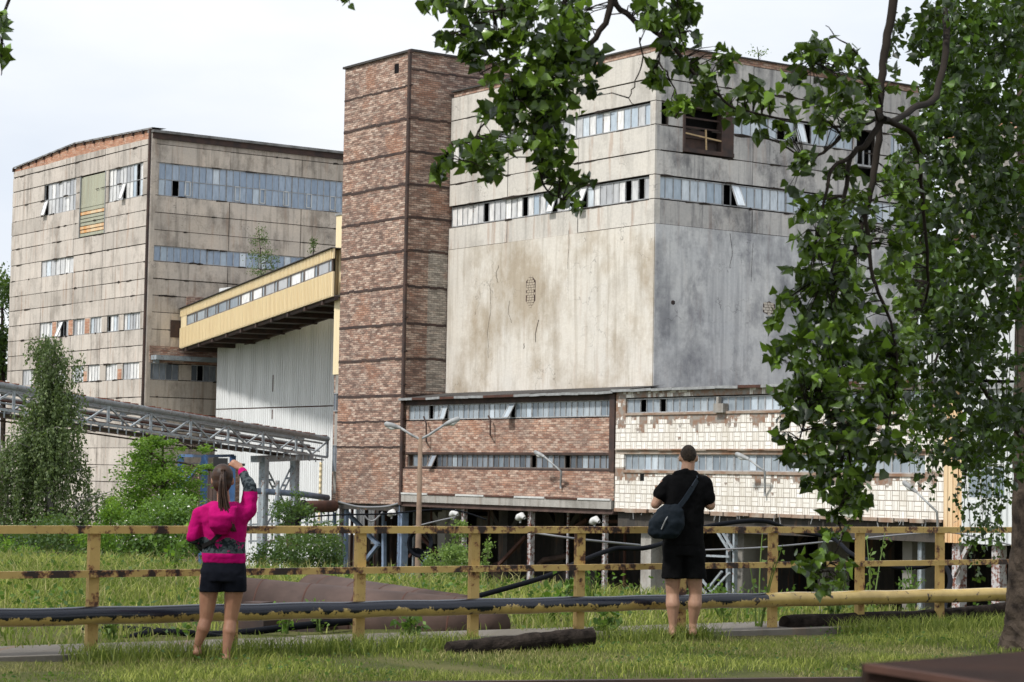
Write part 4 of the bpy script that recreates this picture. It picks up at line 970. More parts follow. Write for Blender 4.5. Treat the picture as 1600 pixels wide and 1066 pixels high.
m_ = MB(); m_.beam(sf.hit(1490, 900), sf.hit(1515, 850), .15, .15); m_.build('brace', M['whitepost'], WS)
m_ = MB(); m_.fbox(sf, 0, e2, YARD, zb, -9, -8.5); m_.build('back_wall', M['dconc'], WS)
hf = left_face(at(1500, 650, 112))
WH = thing('tall_white_hall', hf.pt(0, YARD), 'tall white corrugated hall glimpsed through the leaves behind the white shed', 'building')
a, b = hf.s_(1442, 500), hf.s_(1800, 500)
m_ = MB(); m_.fbox(hf, a, b, YARD, hf.z_(1480, 378), -12, 0); m_.build('sheet_wall', M['shedcor'], WH)
m_ = MB(); m_.fbox(hf, a-.2, b, hf.z_(1480, 378), hf.z_(1480, 372), -12.2, .2); m_.build('roof', M['rust'], WH)
m_ = MB(); m_.fbox(hf, hf.s_(1452, 450), hf.s_(1472, 450), hf.z_(1460, 492), hf.z_(1460, 420), 0.01, .06); m_.build('yellow_panel', M['galpanel'], WH)
hf = left_face(at(1560, 400, 135))
FB_ = thing('far_block', hf.pt(0, YARD), 'pale block with an orange brick top edge, far behind the leaves at the right', 'building')
a, b = hf.s_(1478, 300), hf.s_(1800, 300)
m_ = MB(); m_.fbox(hf, a, b, YARD, hf.z_(1560, 205), -12, 0); m_.build('wall', M['gconc'], FB_)
m_ = MB(); m_.fbox(hf, a-.1, b, hf.z_(1560, 205), hf.z_(1560, 192), -12.1, .1); m_.build('brick_edge', M['brickO'], FB_)

# ------------------------------------------------------------ lamps
def lamp_head(mb, mw, p, d, L_=.7):
    d = Vector(d).normalized(); 
    mb.tube([p, p+d*.15, p+d*L_*.5, p+d*L_*.9, p+d*L_], [.05, .09, .11, .10, .03], 10)
    mw.tube([p+d*.2-Vector((0, 0, .05)), p+d*L_*.55-Vector((0, 0, .09)), p+d*L_*.9-Vector((0, 0, .05))], [.05, .09, .04], 10)
p0 = at(657, 682, 80)
SL = thing('street_lamp', (p0.x, p0.y, YARD), 'tall brown double-armed street lamp in front of the brick annex', 'street lamp')
m_ = MB(); m_.tube([(p0.x, p0.y, YARD), (p0.x, p0.y, -1), p0], [.12, .11, .075], 10); m_.build('pole', M['concretepole'], SL, smooth=True)
for tip, hd_ in (((626, 669), (604, 663)), ((694, 664), (713, 656))):
    m_ = MB(); m_.tube([p0-Vector((0, 0, .1)), p0.lerp(at(*tip, 80), .35)+Vector((0, 0, -.10)), at(*tip, 80)], .045, 8); arm = m_.build('arm', M['galv'], SL, smooth=True)
    g_, w_ = MB(), MB(); lamp_head(g_, w_, at(*tip, 80), at(*hd_, 80)-at(*tip, 80), .62); g_.build('lamp_head', M['galv'], arm, smooth=True); w_.build('lamp_glass', M['lampwhite'], arm, smooth=True)
for i, (base, bend, tip, hd_, o) in enumerate((((876, 757), (877, 737), (851, 714), (833, 705), .9), ((1195, 768), (1195, 737), (1170, 718), (1152, 710), .9), ((1466, 830), (1464, 800), (1432, 769), (1414, 755), 1.1))):
    P = [FT.hit(*base, o*.2), FT.hit(*bend, o*.6), FT.hit(*tip, o)]
    W = thing('wall_lamp', P[0], ('galvanised lamp on a bent arm fixed to the brick annex', 'galvanised lamp on a bent arm on the white tiled annex, right of the man', 'galvanised lamp on a long slanting arm at the right end of the tiled annex')[i], 'lamp', 'bent-arm wall lamps on the annexes')
    m_ = MB(); m_.tube([P[0]-Vector((0, 0, .2)), P[0], P[1], P[1].lerp(P[2], .25), P[2]], [.05, .05, .05, .045, .04], 8); m_.build('arm', M['galv'], W, smooth=True)
    g_, w_ = MB(), MB(); lamp_head(g_, w_, P[2], FT.hit(*hd_, o+.2)-P[2], .7); g_.build('lamp_head', M['galv'], W, smooth=True); w_.build('lamp_glass', M['lampwhite'], W, smooth=True)
for i, (px, py) in enumerate(((612, 803), (709, 804), (813, 809), (929, 815))):
    p = FT.hit(px, py, .7); W = thing('floodlight', p, ('white lamp under the brick tower corner, leftmost of four below the annex', 'white lamp below the brick annex, just right of the street lamp pole', 'white lamp below the middle of the brick annex', 'white lamp below the right end of the brick annex near the man')[i], 'lamp', 'white lamps hanging below the annex edge')
    m_ = MB(); m_.tube([p-VD*.35, p-VD*.12+Vector((0, 0, .1)), p+VD*.12, p+VD*.35+Vector((0, 0, -.07))], [.08, .17, .19, .07], 12); m_.build('lamp_shade', M['lampwhite'], W, smooth=True)
    m_ = MB(); m_.beam(p-VD*.3, FT.hit(px+14, py+2, -.1), .04, .04); m_.beam(p+Vector((0, 0, -.1)), p+Vector((0, 0, -.26)), .1, .06); m_.build('bracket', M['galv'], W)
# brackets on the brick
for i, pts in enumerate((((666, 690), (666, 662), (662, 651)), ((766, 680), (766, 655), (763, 650)))):
    m_ = MB(); m_.tube([FT.hit(*p, .25) for p in pts], .05, 6); m_.beam(FT.hit(*pts[0], .25), FT.hit(*pts[0], -.05), .06, .06)
    tag(m_.build('wall_bracket', M['rustdark'], None, FT.hit(*pts[0], .2)), ('thin hooked bracket on the brick annex, behind the street lamp', 'thin hooked bracket alone on the upper brick band of the annex')[i], 'bracket', 'hooked brackets on the brick annex')

# ================================================================== RAILING
RLG = thing('railing', rail_pt(800, 985), 'yellow pipe railing with flaking paint crossing the whole picture in front of the works', 'railing')
def rz(x, y): return rail_pt(x, y).z
rs = lambda x: RF.s_(x, 900)
px_posts = [-330, -85, 145, 364, 562, 740, 905, 1064, 1207, 1343, 1468, 1587, 1695]
for k, px in enumerate(px_posts):
    a = RF.s_(px, 900, -.08); m_ = MB(); zt_ = rz(px, 829)
    m_.fbox(RF, a-.045, a+.045, -.3, zt_-.01, -.105, -.05); m_.build('post', M['yellowpost'], RLG)
def rail(y0, y1, hw, o0, o1, mat, nm):
    for i in range(1):
        A_, B_ = at(-260, 0, TT(-260)), at(1800, 0, TT(1800))
        a = RF.s_(-260, 900); b = RF.s_(1800, 900)
        za = rz(0, y0); zb = rz(1585, y1); sa, sb = rs(0), rs(1585); k = (zb-za)/(sb-sa)
        za2 = za+k*(a-sa); zb2 = za+k*(b-sa); m_ = MB(); n = 1
        m_.beam(RF.pt(a, za2, (o0+o1)/2), RF.pt(b, zb2, (o0+o1)/2), abs(o1-o0), hw*2)
        return m_.build(nm, mat, RLG)
rail(828, 828.5, .031, -.10, -.02, M['yellowpaint'], 'top_rail')
rail(899, 878, .028, -.05, .0, M['yellowpaint'], 'middle_rail')
m_ = MB(); a, b = RF.s_(-260, 940), RF.s_(1800, 940); za, zb = rz(0, 965), rz(1585, 928); sa, sb = rs(0), rs(1585); k = (zb-za)/(sb-sa)
N_ = 60; m_.tube([RF.pt(a+(b-a)*i/N_, za+k*(a+(b-a)*i/N_-sa)+.004*math.sin(i*1.7), .05) for i in range(N_+1)], .072, 20)
m_.build('pipe_rail', M['pipe2'], RLG, smooth=True)
for px in px_posts:
    m_ = MB(); s_0 = rs(px); z = za+k*(s_0-sa); m_.fbox(RF, s_0-.05, s_0+.05, z-.03, z+.03, -.10, -.01); m_.build('pipe_saddle', M['rust'], RLG)

# ================================================================== YARD THINGS NEAR THE RAILING
def big_pipe(p, q, r, label, nring):
    m_ = MB(); d = (q-p).normalized()
    m_.tube([p, p.lerp(q, .3), p.lerp(q, .6), q], r, 40); o = m_.build('large_pipe', M['maroon'], None, p, smooth=True); tag(o, label, 'pipe', 'large rusty pipes lying behind the railing')
    for i in range(nring):
        c = p.lerp(q, (i+.6)/nring); s = MB(); s.tube([c-d*.012, c-d*.005, c+d*.005, c+d*.012], [r*.99, r+.004, r+.004, r*.99], 40, caps=False); s.build('weld_seam', M['rust'], o, smooth=True)
    return o
def lower(v, dz): return Vector((v.x, v.y, v.z-dz))
big_pipe(lower(at(368, 901, 22.2), .30), lower(at(742, 938, 21.6), .28), .30, 'rusty maroon pipe nearest the railing, behind the woman', 5)
big_pipe(lower(at(490, 896, 24.4), .30), lower(at(728, 933, 22.6), .28), .30, 'rusty maroon pipe lying behind the first one, rising towards the left', 5)
m_ = MB(); m_.tube([at(738, 966, 21.9), at(768, 985, 21.6)], .22, 24); tag(m_.build('pipe_stub', M['maroon'], None, at(738, 960, 23.4), smooth=True), 'short rusty stub at the right-hand end of the maroon pipes', 'pipe')
for i, (px, py, y) in enumerate(((402, 985, 21.5), (486, 978, 21.6))):
    p = at(px, py, y); m_ = MB(); m_.box((p.x, p.y, .04), .30, .3, .30, rz=-.4); m_.box((p.x, p.y, .205), .2, .24, .06, rz=-.4); 
    tag(m_.build('pipe_support', M['rustdark'], None, (p.x, p.y, 0)), ('rusty support block under the left end of the maroon pipe', 'rusty support block under the maroon pipe, right of the woman')[i], 'support', 'supports under the maroon pipe')
# timbers
def timber(pts, r, label, n=12, mat='wood'):
    m_ = MB(); P = [Vector(p) for p in pts]; Q = []
    for a, b in zip(P[:-1], P[1:]):
        for k in range(14): Q.append(a.lerp(b, k/14)+Vector((0, 0, random.uniform(-.004, .004))))
    Q.append(P[-1]); m_.tube(Q, [r*(1+.05*math.sin(i*.9)) for i in range(len(Q))], 22, jit=.035); return tag(m_.build('timber', M[mat], None, P[0]), label, 'timber', 'old dark timbers lying in the grass')
g1 = on_ground(700, 1014, .02); g2 = on_ground(925, 989, .13)
timber([g1+Vector((0, 0, -.02)), g1.lerp(g2, .5)-Vector((0, 0, .02)), g2-Vector((0, 0, .03))], .078, 'short dark timber lying aslant in the grass left of the man')
g1 = on_ground(1226, 978, .05); g2 = on_ground(1640, 955, .1)
timber([g1+Vector((0, 0, .02)), g1.lerp(g2, .5), g2+Vector((0, 0, .05))], .085, 'long dark timber lying along the foot of the railing at the right')
# cables
def cable(pts, r, label, name='cable', mat='cable', sub=8, nm2=None):
    P = [Vector(p) for p in pts]; Q = []
    n = len(P)
    for i in range(n-1):
        a = P[max(i-1, 0)]; b = P[i]; c = P[i+1]; d = P[min(i+2, n-1)]
        for k in range(sub):
            t_ = k/sub; Q.append(.5*((2*b)+(c-a)*t_+(2*a-5*b+4*c-d)*t_*t_+(3*b-a-3*c+d)*t_**3))
    Q.append(P[-1]); m_ = MB(); m_.tube(Q, r, 8); return tag(m_.build(name, M[mat], None, P[0], smooth=True), label, 'cable')
cable([at(-30, 998, 21), at(60, 990, 21), at(200, 984, 20.8), at(330, 992, 20.5), at(470, 978, 21), at(560, 970, 21.5)], .035, 'thick black hose lying on the ground behind the left part of the railing')
cable([at(190, 1000, 20), at(240, 988, 20), at(300, 990, 20), at(345, 996, 20.3)], .03, 'second black hose, short and wavy, behind the woman')
cable([at(738, 934, 24), at(850, 902, 25), at(905, 878, 26), at(960, 858, 27), at(1010, 856, 27), at(1060, 840, 28), at(1110, 822, 28), at(1190, 814, 29), at(1240, 830, 30), at(1300, 841, 30), at(1335, 868, 29), at(1400, 886, 28), at(1440, 886, 28), at(1470, 880, 27.5), at(1485, 905, 27), at(1476, 950, 26), at(1490, 957, 25.5)], .03, 'thick black cable looping in the air behind the railing and the man')
cable([at(830, 832, 40), at(900, 842, 40), at(1000, 852, 42)], .02, 'thin pale cable sagging behind the railing, left of the man', mat='wire')
cable([at(1090, 860, 40), at(1200, 855, 40), at(1330, 843, 42), at(1460, 832, 42), at(1520, 838, 42), at(1620, 862, 42)], .016, 'thin pale wire crossing behind the right half of the railing', mat='wire')
cable([at(528, 784, 100), at(560, 792, 100), at(600, 792, 100), at(622, 787, 100)], .05, 'loose grey cable drooping under the brick tower', mat='wire')
cable([at(562, 795, 100), at(575, 812, 100), at(585, 813, 100), at(598, 800, 100)], .04, 'small loop of cable hanging under the brick tower', mat='wire')
cable([at(440, 812, 95), at(520, 805, 95), at(605, 803, 95), at(700, 796, 95), at(760, 812, 95)], .035, 'dark overhead cable strung past the undercroft lamps')
cable([at(640, 825, 90), at(680, 815, 90), at(712, 808, 90)], .03, 'pale cable rising to the lamp right of the street lamp pole', mat='wire')
# coil on the lamp pole
m_ = MB(); pc = at(657, 848, 79)
for k in range(4): m_.tube([pc+Vector((.36*math.cos(t_)*(1+k*.06), -.25-.05*k, .42*math.sin(t_)*(1+k*.06))) for t_ in np.linspace(0, 2*math.pi, 17)], .05, 6)
for k in range(5): m_.tube([pc+Vector((-.3+.05*k, -.3, -.2)), pc+Vector((.3+.1*k, -.3, -.9+.1*k)), pc+Vector((1.2+.1*k, -.3, .0-.1*k))], .04, 6)
tag(m_.build('cable_coil', M['cable'], None, pc, smooth=True), 'coil of black cable hung on the street lamp pole', 'cable coil')
# rail and rusty beam in the foreground
def rail_bar(x0, y0, x1, y1, label):
    a = on_ground(x0, y0, .07); b = on_ground(x1, y1, .07); m_ = MB(); m_.beam(a, b, .07, .035); m_.beam(a-Vector((0, 0, .07)), b-Vector((0, 0, .07)), .02, .11)
    return tag(m_.build('track_rail', M['rustdark'], None, a), label, 'rail')
rail_bar(560, 1070, 1420, 1061, 'low dark rail lying in the grass along the bottom edge')
RB = thing('rusty_beam', at(1480, 1045, 3.6), 'blurred dark rusty steel beam in the near right corner', 'beam')
m_ = MB(); zz_ = 1.2; A_, B_, C_, D_ = on_ground(1346, 1037, zz_), on_ground(1660, 1013, zz_), on_ground(1660, 1090, zz_), on_ground(1354, 1042, zz_); dn = Vector((0, 0, -.3))
m_.quad([A_, B_, C_, D_])
for p, q in ((A_, B_), (B_, C_), (C_, D_), (D_, A_)): m_.quad([p, q, q+dn, p+dn])
DB = plain('dark_brown_rust', (.034, .017, .012), .9, .1, c2=(.018, .010, .008), scale=4, bump=.8); m_.build('web', DB, RB)
m_ = MB(); m_.beam(D_+Vector((0, -.01, .0)), C_+Vector((0, -.01, 0)), .015, .012); m_.build('flange', M['rust'], RB)

# ================================================================== VEGETATION helpers
def leaf_mesh(name, P, size, mat, parent=None, origin=None, shape='diamond', droop=.5, flat=0., var=None, aspect=.6, outdir=None):
    """many small leaf-shaped faces; P: N x 3 leaf stalk points"""
    P = np.asarray(P, float); N = len(P); sz = size*rng.uniform(.65, 1.25, N)
    d = rng.normal(size=(N, 3)); d[:, 2] *= (1-flat); d[:, 2] -= droop*1.2
    if outdir is not None: d += outdir
    d /= np.linalg.norm(d, axis=1)[:, None]
    a = rng.normal(size=(N, 3)); a[:, :] *= [1, 1, 1-flat*.6]; w = np.cross(d, a); w /= np.linalg.norm(w, axis=1)[:, None]+1e-9
    n = np.cross(w, d)
    if shape == 'heart':
        prof = [(0, .0, 0), (-.30, -.06, .05), (-.52, .22, .12), (-.30, .62, .08), (0, 1.12, -.10), (.30, .62, .08), (.52, .22, .12), (.30, -.06, .05)]
        faces = [(0, 1, 2, 3, 4), (0, 4, 5, 6, 7)]
    elif shape == 'blade':
        prof = [(-.5, 0, 0), (.5, 0, 0), (.28, .6, .12), (-.28, .6, .12), (0, 1, .35)]; faces = [(0, 1, 2, 3), (3, 2, 4)]
    else:
        prof = [(0, 0, 0), (-.5*aspect, .45, .06), (0, 1, 0), (.5*aspect, .45, .06)]; faces = [(0, 1, 2, 3)]
    k = len(prof); V = np.empty((N, k, 3))
    for i, (x, y, z) in enumerate(prof): V[:, i] = P+sz[:, None]*(w*x+d*y+n*z)
    org = np.array(ORG[parent] if parent is not None else (origin if origin is not None else (0, 0, 0)))
    V = (V-org).reshape(-1, 3); me = bpy.data.meshes.new(name)
    loops = []; starts = []; tot = 0; base = np.arange(N)[:, None]*k
    L_ = [base+np.array(f) for f in faces]; allf = np.concatenate([x for x in L_], axis=1)
    lens = np.tile([len(f) for f in faces], N); li = allf.reshape(-1)
    me.vertices.add(N*k); me.vertices.foreach_set('co', V.reshape(-1)); me.loops.add(len(li)); me.loops.foreach_set('vertex_index', li.astype(np.int32))
    me.polygons.add(len(lens)); st = np.concatenate([[0], np.cumsum(lens)[:-1]]); me.polygons.foreach_set('loop_start', st.astype(np.int32)); me.polygons.foreach_set('loop_total', lens.astype(np.int32))
    at_ = me.attributes.new('var', 'FLOAT', 'FACE')
    v_ = np.clip(rng.normal(.45, .28, N), 0, 1) if var is None else np.clip(var, 0, 1)
    at_.data.foreach_set('value', np.repeat(v_, len(faces)).astype(np.float32))
    me.materials.append(mat); me.update(calc_edges=True); me.validate()
    o = bpy.data.objects.new(name, me); COL.objects.link(o)
    if parent is not None: o.parent = parent
    else: o.location = org
    ORG[o] = Vector(org); return o
def blob(c, r, n, shell=.5, clump=0, cr=.3):
    """n points in an ellipsoid, gathered in clumps so that gaps show"""
    c = np.array(c, float); r = np.array(r, float)
    def inside(m):
        d = rng.normal(size=(m, 3)); d /= np.linalg.norm(d, axis=1)[:, None]
        return d*(rng.uniform(shell**3, 1, m)**(1/3))[:, None]
    if not clump: return c+inside(n)*r
    cs = inside(clump); w = rng.integers(0, clump, n); q = cs[w]+rng.normal(size=(n, 3))*cr
    return c+q*r
def px_blob(px, py, rx, ry, Y, n, dy=.5, clump=0, cr=.25, shell=0.):
    c = at(px, py, Y); s = Y/F_PX; return blob(c, (rx*s, dy, ry*s), n, shell, clump, cr)
def limb(mb, pts, r0, r1, n=7, wob=0., sub=4):
    P = [Vector(p) for p in pts]; Q = []; m = len(P)
    for i in range(m-1):
        a = P[max(i-1, 0)]; b = P[i]; c = P[i+1]; d = P[min(i+2, m-1)]
        for k in range(sub):
            t_ = k/sub; Q.append(.5*((2*b)+(c-a)*t_+(2*a-5*b+4*c-d)*t_*t_+(3*b-a-3*c+d)*t_**3)+Vector([random.uniform(-wob, wob) for _ in range(3)]))
    Q.append(P[-1]); k = len(Q); mb.tube(Q, [r0+(r1-r0)*i/(k-1) for i in range(k)], n); return Q

# ------------------------------------------------------------ grass
def grass(name, poly, dens, h, w, mat, label, ymax_clump=None, lean=.35):
    n = dens; x = rng.uniform(poly[0], poly[1], n); y = rng.uniform(poly[2], poly[3], n)
    return x, y
def blades(name, x, y, h, w, mat, label, z=None, var=None, hs=None, kind='stuff', parent=None, cat='grass'):
    N = len(x); z = np.array([gz(a, b)-.02 for a, b in zip(x, y)]) if z is None else z
    hh = h*rng.uniform(.45, 1.3, N) if hs is None else hs*rng.uniform(.6, 1.25, N); ang = rng.uniform(0, 2*np.pi, N); la = rng.uniform(0, 2*np.pi, N); le = hh*rng.uniform(.05, 1.15, N)
    ca, sa = np.cos(ang)*w/2, np.sin(ang)*w/2; V = np.empty((N, 5, 3))
    V[:, 0] = np.c_[x-ca, y-sa, z]; V[:, 1] = np.c_[x+ca, y+sa, z]
    mx_, my_ = x+np.cos(la)*le*.3, y+np.sin(la)*le*.3
    V[:, 2] = np.c_[mx_+ca*.75, my_+sa*.75, z+hh*.58]; V[:, 3] = np.c_[mx_-ca*.75, my_-sa*.75, z+hh*.58]
    V[:, 4] = np.c_[x+np.cos(la)*le, y+np.sin(la)*le, z+hh*.95]
    me = bpy.data.meshes.new(name); base = np.arange(N)[:, None]*5; allf = np.concatenate([base+np.array([0, 1, 2, 3]), base+np.array([3, 2, 4])], axis=1)
    lens = np.tile([4, 3], N); me.vertices.add(N*5); me.vertices.foreach_set('co', V.reshape(-1)); li = allf.reshape(-1); me.loops.add(len(li)); me.loops.foreach_set('vertex_index', li.astype(np.int32))
    me.polygons.add(len(lens)); st = np.concatenate([[0], np.cumsum(lens)[:-1]]); me.polygons.foreach_set('loop_start', st.astype(np.int32)); me.polygons.foreach_set('loop_total', lens.astype(np.int32))
    a_ = me.attributes.new('var', 'FLOAT', 'FACE'); v_ = np.clip(rng.normal(.5, .25, N), 0, 1) if var is None else np.clip(var, 0, 1); a_.data.foreach_set('value', np.repeat(v_, 2).astype(np.float32))
    me.materials.append(mat); me.update(calc_edges=True)
    o = bpy.data.objects.new(name, me); COL.objects.link(o); tag(o, label, cat, kind=kind); return o
def vnoise(x, y, s):
    return (np.sin(x*s+1.3*np.sin(y*s*.7+2))+np.sin(y*s*1.3+1.7*np.sin(x*s*.6))+np.sin((x+y)*s*.5+4))/3
def fence_y(x): # depth of the railing line at x
    return RF.O.y+(x-RF.O.x)*UD.y/UD.x
n = 150000; x = rng.uniform(-5.6, 6.8, n); y = rng.uniform(14.6, 24.5, n)
d_ = y-(fence_y(x)-.55); nv = vnoise(x, y, 2.2)+.5*vnoise(x, y, 6.1); keep = (d_ < 0) & (rng.uniform(-1.0, 1.0, n) < nv+.15) & ~((d_ > -.5) & (rng.random(n) < .45))
x, y, nv = x[keep], y[keep], nv[keep]
blades('lawn_grass', x, y, .095, .008, M['grass'], 'short grass of the lawn in front of the railing', var=.5+.42*nv+.2*vnoise(x, y, 9)+rng.normal(0, .28, len(x)), hs=.056+.038*nv)
n = 95000; x = rng.uniform(-5.6, 6.8, n); y = rng.uniform(14.6, 24.5, n); nv = vnoise(x+5, y, 1.7); k_ = (y < fence_y(x)-.5) & (nv > -.1); x, y = x[k_], y[k_]
blades('dry_grass', x, y, .07, .007, M['grassdry'], 'dry straw blades scattered through the lawn', hs=.045+.0*x)
# taller tufts along the concrete strip
n = 14000; t_ = rng.uniform(-6, 12, n); o_ = rng.normal(.36, .16, n); cl = vnoise(t_, t_*0, 2.3) > -.25+np.where(t_ > 3, .3, 0); t_, o_ = t_[cl], o_[cl]
x = RF.O.x+UD.x*t_-VD.x*o_; y = RF.O.y+UD.y*t_-VD.y*o_
blades('edge_grass', x, y, .16, .009, M['grass'], 'longer grass tufts along the edge of the concrete strip')
# meadow beyond the railing
n = 130000; x = rng.uniform(-11, 9, n); y = rng.uniform(16, 44, n); ed = np.where(x < -14, 40.8, np.where(x < 6, 29.6-.8*x, 24.8)); keep = ~((x > -2.75) & (x < .1) & (y < 22.4) & (rng.random(n) < .93)) & (y > fence_y(x)+.65) & (y < ed+1.5) & (rng.random(n) < .5+.5*vnoise(x, y, .9)+.25)
x, y = x[keep], y[keep]; nv = vnoise(x, y, .8)
blades('meadow_grass', x, y, .30, .016, M['grass'], 'tall yellow-green meadow grass beyond the railing', var=.6+.35*vnoise(x, y, 1.7)+rng.normal(0, .22, len(x)), hs=.085+.04*nv+np.clip(y-fence_y(x), 0, 10)*.014)
n = 16000; x = rng.uniform(-11, 9, n); y = rng.uniform(16, 44, n); ed = np.where(x < 6, 29.6-.8*x, 24.8); keep = ~((x > -2.75) & (x < .1) & (y < 22.4)) & (y > fence_y(x)+.65) & (y < ed+1.5); x, y = x[keep], y[keep]
blades('dry_meadow_grass', x, y, .36, .014, M['grassdry'], 'pale dry stalks standing in the meadow beyond the railing', hs=.10+np.clip(y-fence_y(x), 0, 10)*.02)

n = 26000; x = rng.uniform(-11, 9, n); y = rng.uniform(16, 42, n); ed = np.where(x < 6, 29.6-.8*x, 24.8); kk = (vnoise(x+7, y*1.2, 1.5)+.4*vnoise(x, y, 5) > .12) & ~((x > -2.75) & (x < .1) & (y < 22.4)) & (y > fence_y(x)+.7) & (y < ed+1.2); x, y = x[kk], y[kk]
tag(leaf_mesh('meadow_weeds', np.c_[x, y, rng.uniform(.02, .22, len(x))], .07, M['leafbush'], None, flat=.4, droop=-.3), 'low leafy weeds mixed through the meadow beyond the railing', 'weeds', kind='stuff')
n = 9000; x = rng.uniform(-5.6, 6.8, n); y = rng.uniform(14.6, 24.5, n); kk = (vnoise(x+2, y, 2.6) > .2) & (y < fence_y(x)-.2); x, y = x[kk], y[kk]
tag(leaf_mesh('lawn_weeds', np.c_[x, y, rng.uniform(.0, .06, len(x))], .035, M['leafbush'], None, flat=.6, droop=-.1), 'small clover-like weeds scattered in the lawn', 'weeds', kind='stuff')
def stem_plant(name, p, h, nst, leafn, lsize, mat, label, spread=.25, group=None, shape='diamond', cat='plant', droop=.1, stemmat='leafsap', aspect=.6):
    p = Vector(p); T = thing(name, p, label, cat, group); m_ = MB(); L_ = []
    for k in range(nst):
        a = random.uniform(0, 6.28); hh = h*random.uniform(.6, 1.1); s = spread*random.uniform(.2, 1)
        tip = p+Vector((math.cos(a)*s, math.sin(a)*s, hh)); mid = p.lerp(tip, .5)+Vector((random.uniform(-.03, .03), random.uniform(-.03, .03), .04))
        Q = limb(m_, [p+Vector((math.cos(a)*.03, math.sin(a)*.03, 0)), mid, tip], .008+h*.004, .003, 5)
        for j in range(leafn):
            q = Q[int((len(Q)-1)*random.uniform(.15, 1))]; L_.append([q.x+random.gauss(0, lsize*.5), q.y+random.gauss(0, lsize*.5), q.z+random.gauss(0, lsize*.4)])
    m_.build('stem', M['leafsap'], T); leaf_mesh('foliage', L_, lsize, M[mat], T, shape=shape, droop=droop, aspect=aspect); return T
gp = lambda x, y: on_ground(x, y, 0.)
for i, (px, py, h, ns, ln, ls, mat, lab) in enumerate((
    (860, 968, .28, 9, 10, .09, 'leafacacia', 'broad-leaved green weed behind the railing, left of the fourth full panel'),
    (890, 960, .35, 8, 12, .10, 'leafbush', 'bushy green weed growing behind the aslant timber'),
    (950, 992, .22, 7, 8, .11, 'leafbush', 'low broad-leaved weed at the end of the aslant timber, left of the man'),
    (1186, 985, .95, 4, 5, .05, 'leafsap', 'single tall grass-like weed rising past the pipe rail right of the man'),
    (1360, 970, .95, 3, 16, .07, 'leafsap', 'tall leafy weed behind the railing under the hanging branches'),
    (1305, 968, .45, 6, 14, .08, 'leafdark', 'dark leafy weed low behind the railing at the right'),
    (500, 985, .28, 9, 9, .06, 'leafsap', 'reddish-green weed against the pipe supports right of the woman'),
    (175, 1000, .25, 9, 8, .06, 'leafsap', 'straggly weed at the foot of the leftmost full post'),
    (640, 1000, .22, 8, 8, .08, 'leafbush', 'small weed clump in front of the railing near the maroon pipe'),
    (1130, 972, .45, 9, 12, .05, 'leafacacia', 'fine-leaved weed behind the railing just right of the man'),
    (925, 950, .5, 9, 8, .05, 'leafacacia', 'feathery weed behind the railing just left of the man'),
    (1425, 955, .5, 8, 12, .06, 'leafbush', 'leafy weed between the two rightmost railing posts'),
    (268, 900, .8, 8, 14, .09, 'leafacacia', 'bright tall weed in the meadow left of the woman'),
    (445, 990, .25, 8, 8, .06, 'leafacacia', 'small green weed in front of the maroon pipe support'),
    )):
    stem_plant('weed', gp(px, py), h, ns, ln, ls, mat, lab, spread=h*.55, group='weeds around the railing', shape='blade' if i == 3 else 'diamond')

# ------------------------------------------------------------ birch at the left
Yb = 62; bz = at(78, 1000, Yb); root = Vector((bz.x, Yb, gz(bz.x, Yb)))
BT = thing('birch_tree', root, 'slender weeping birch with a white trunk at the left in front of the panel building', 'tree')
m_ = MB(); Q = limb(m_, [root, at(80, 860, Yb), at(74, 740, Yb), at(77, 640, Yb), at(79, 530, Yb)], .16, .02, 9)
ends = []
for k in range(64):
    t_ = random.uniform(.14, .98); b = Q[int(t_*(len(Q)-1))]; py = 533+(1.5-b.z)*F_PX/Yb+205
    wd = (.30+2.25*(1-t_)**.9)*random.uniform(.6, 1.1); a = random.uniform(0, 6.28)
    e = b+Vector((math.cos(a)*wd, math.sin(a)*wd*.8, random.uniform(.2, .8)*wd)); mid = b.lerp(e, .5)+Vector((0, 0, .2))
    Q2 = limb(m_, [b, mid, e], .03*(1.2-t_)+.008, .006, 5); ends.append((Q2, wd, t_))
# second thin stem to the left
Q = limb(m_, [root+Vector((-1.1, .3, 0)), at(12, 800, Yb), at(2, 690, Yb)], .10, .02, 7)
for k in range(14):
    b = Q[int(random.uniform(.3, 1)*(len(Q)-1))]; a = random.uniform(0, 6.28); e = b+Vector((math.cos(a)*.9, math.sin(a)*.7, random.uniform(.2, .6))); ends.append((limb(m_, [b, b.lerp(e, .5)+Vector((0, 0, .1)), e], .02, .005, 5), .9, .3))
m_.build('trunk', M['birchbark'], BT, smooth=True)
L_ = []; tw = MB()
for Q2, wd, t_ in ends:
    for s in range(9):
        st = Q2[int(random.uniform(.25, 1)*(len(Q2)-1))]+Vector((random.gauss(0, .22), random.gauss(0, .22), random.gauss(0, .1))); ln = random.uniform(.7, 2.8)*(1.3-t_*.85); sway = Vector((random.gauss(0, .12), random.gauss(0, .12), 0))
        for j in range(int(ln*52)):
            f = random.random(); L_.append([st.x+sway.x*f+random.gauss(0, .05), st.y+sway.y*f+random.gauss(0, .05), st.z-ln*f])
        if s < 3: tw.tube([st, st+sway*.5+Vector((0, 0, -ln*.5)), st+sway+Vector((0, 0, -ln))], .006, 3, caps=False)
tw.build('twigs', M['twig'], BT); leaf_mesh('crown', L_, .10, M['leafbirch'], BT, droop=1.2, aspect=.55)

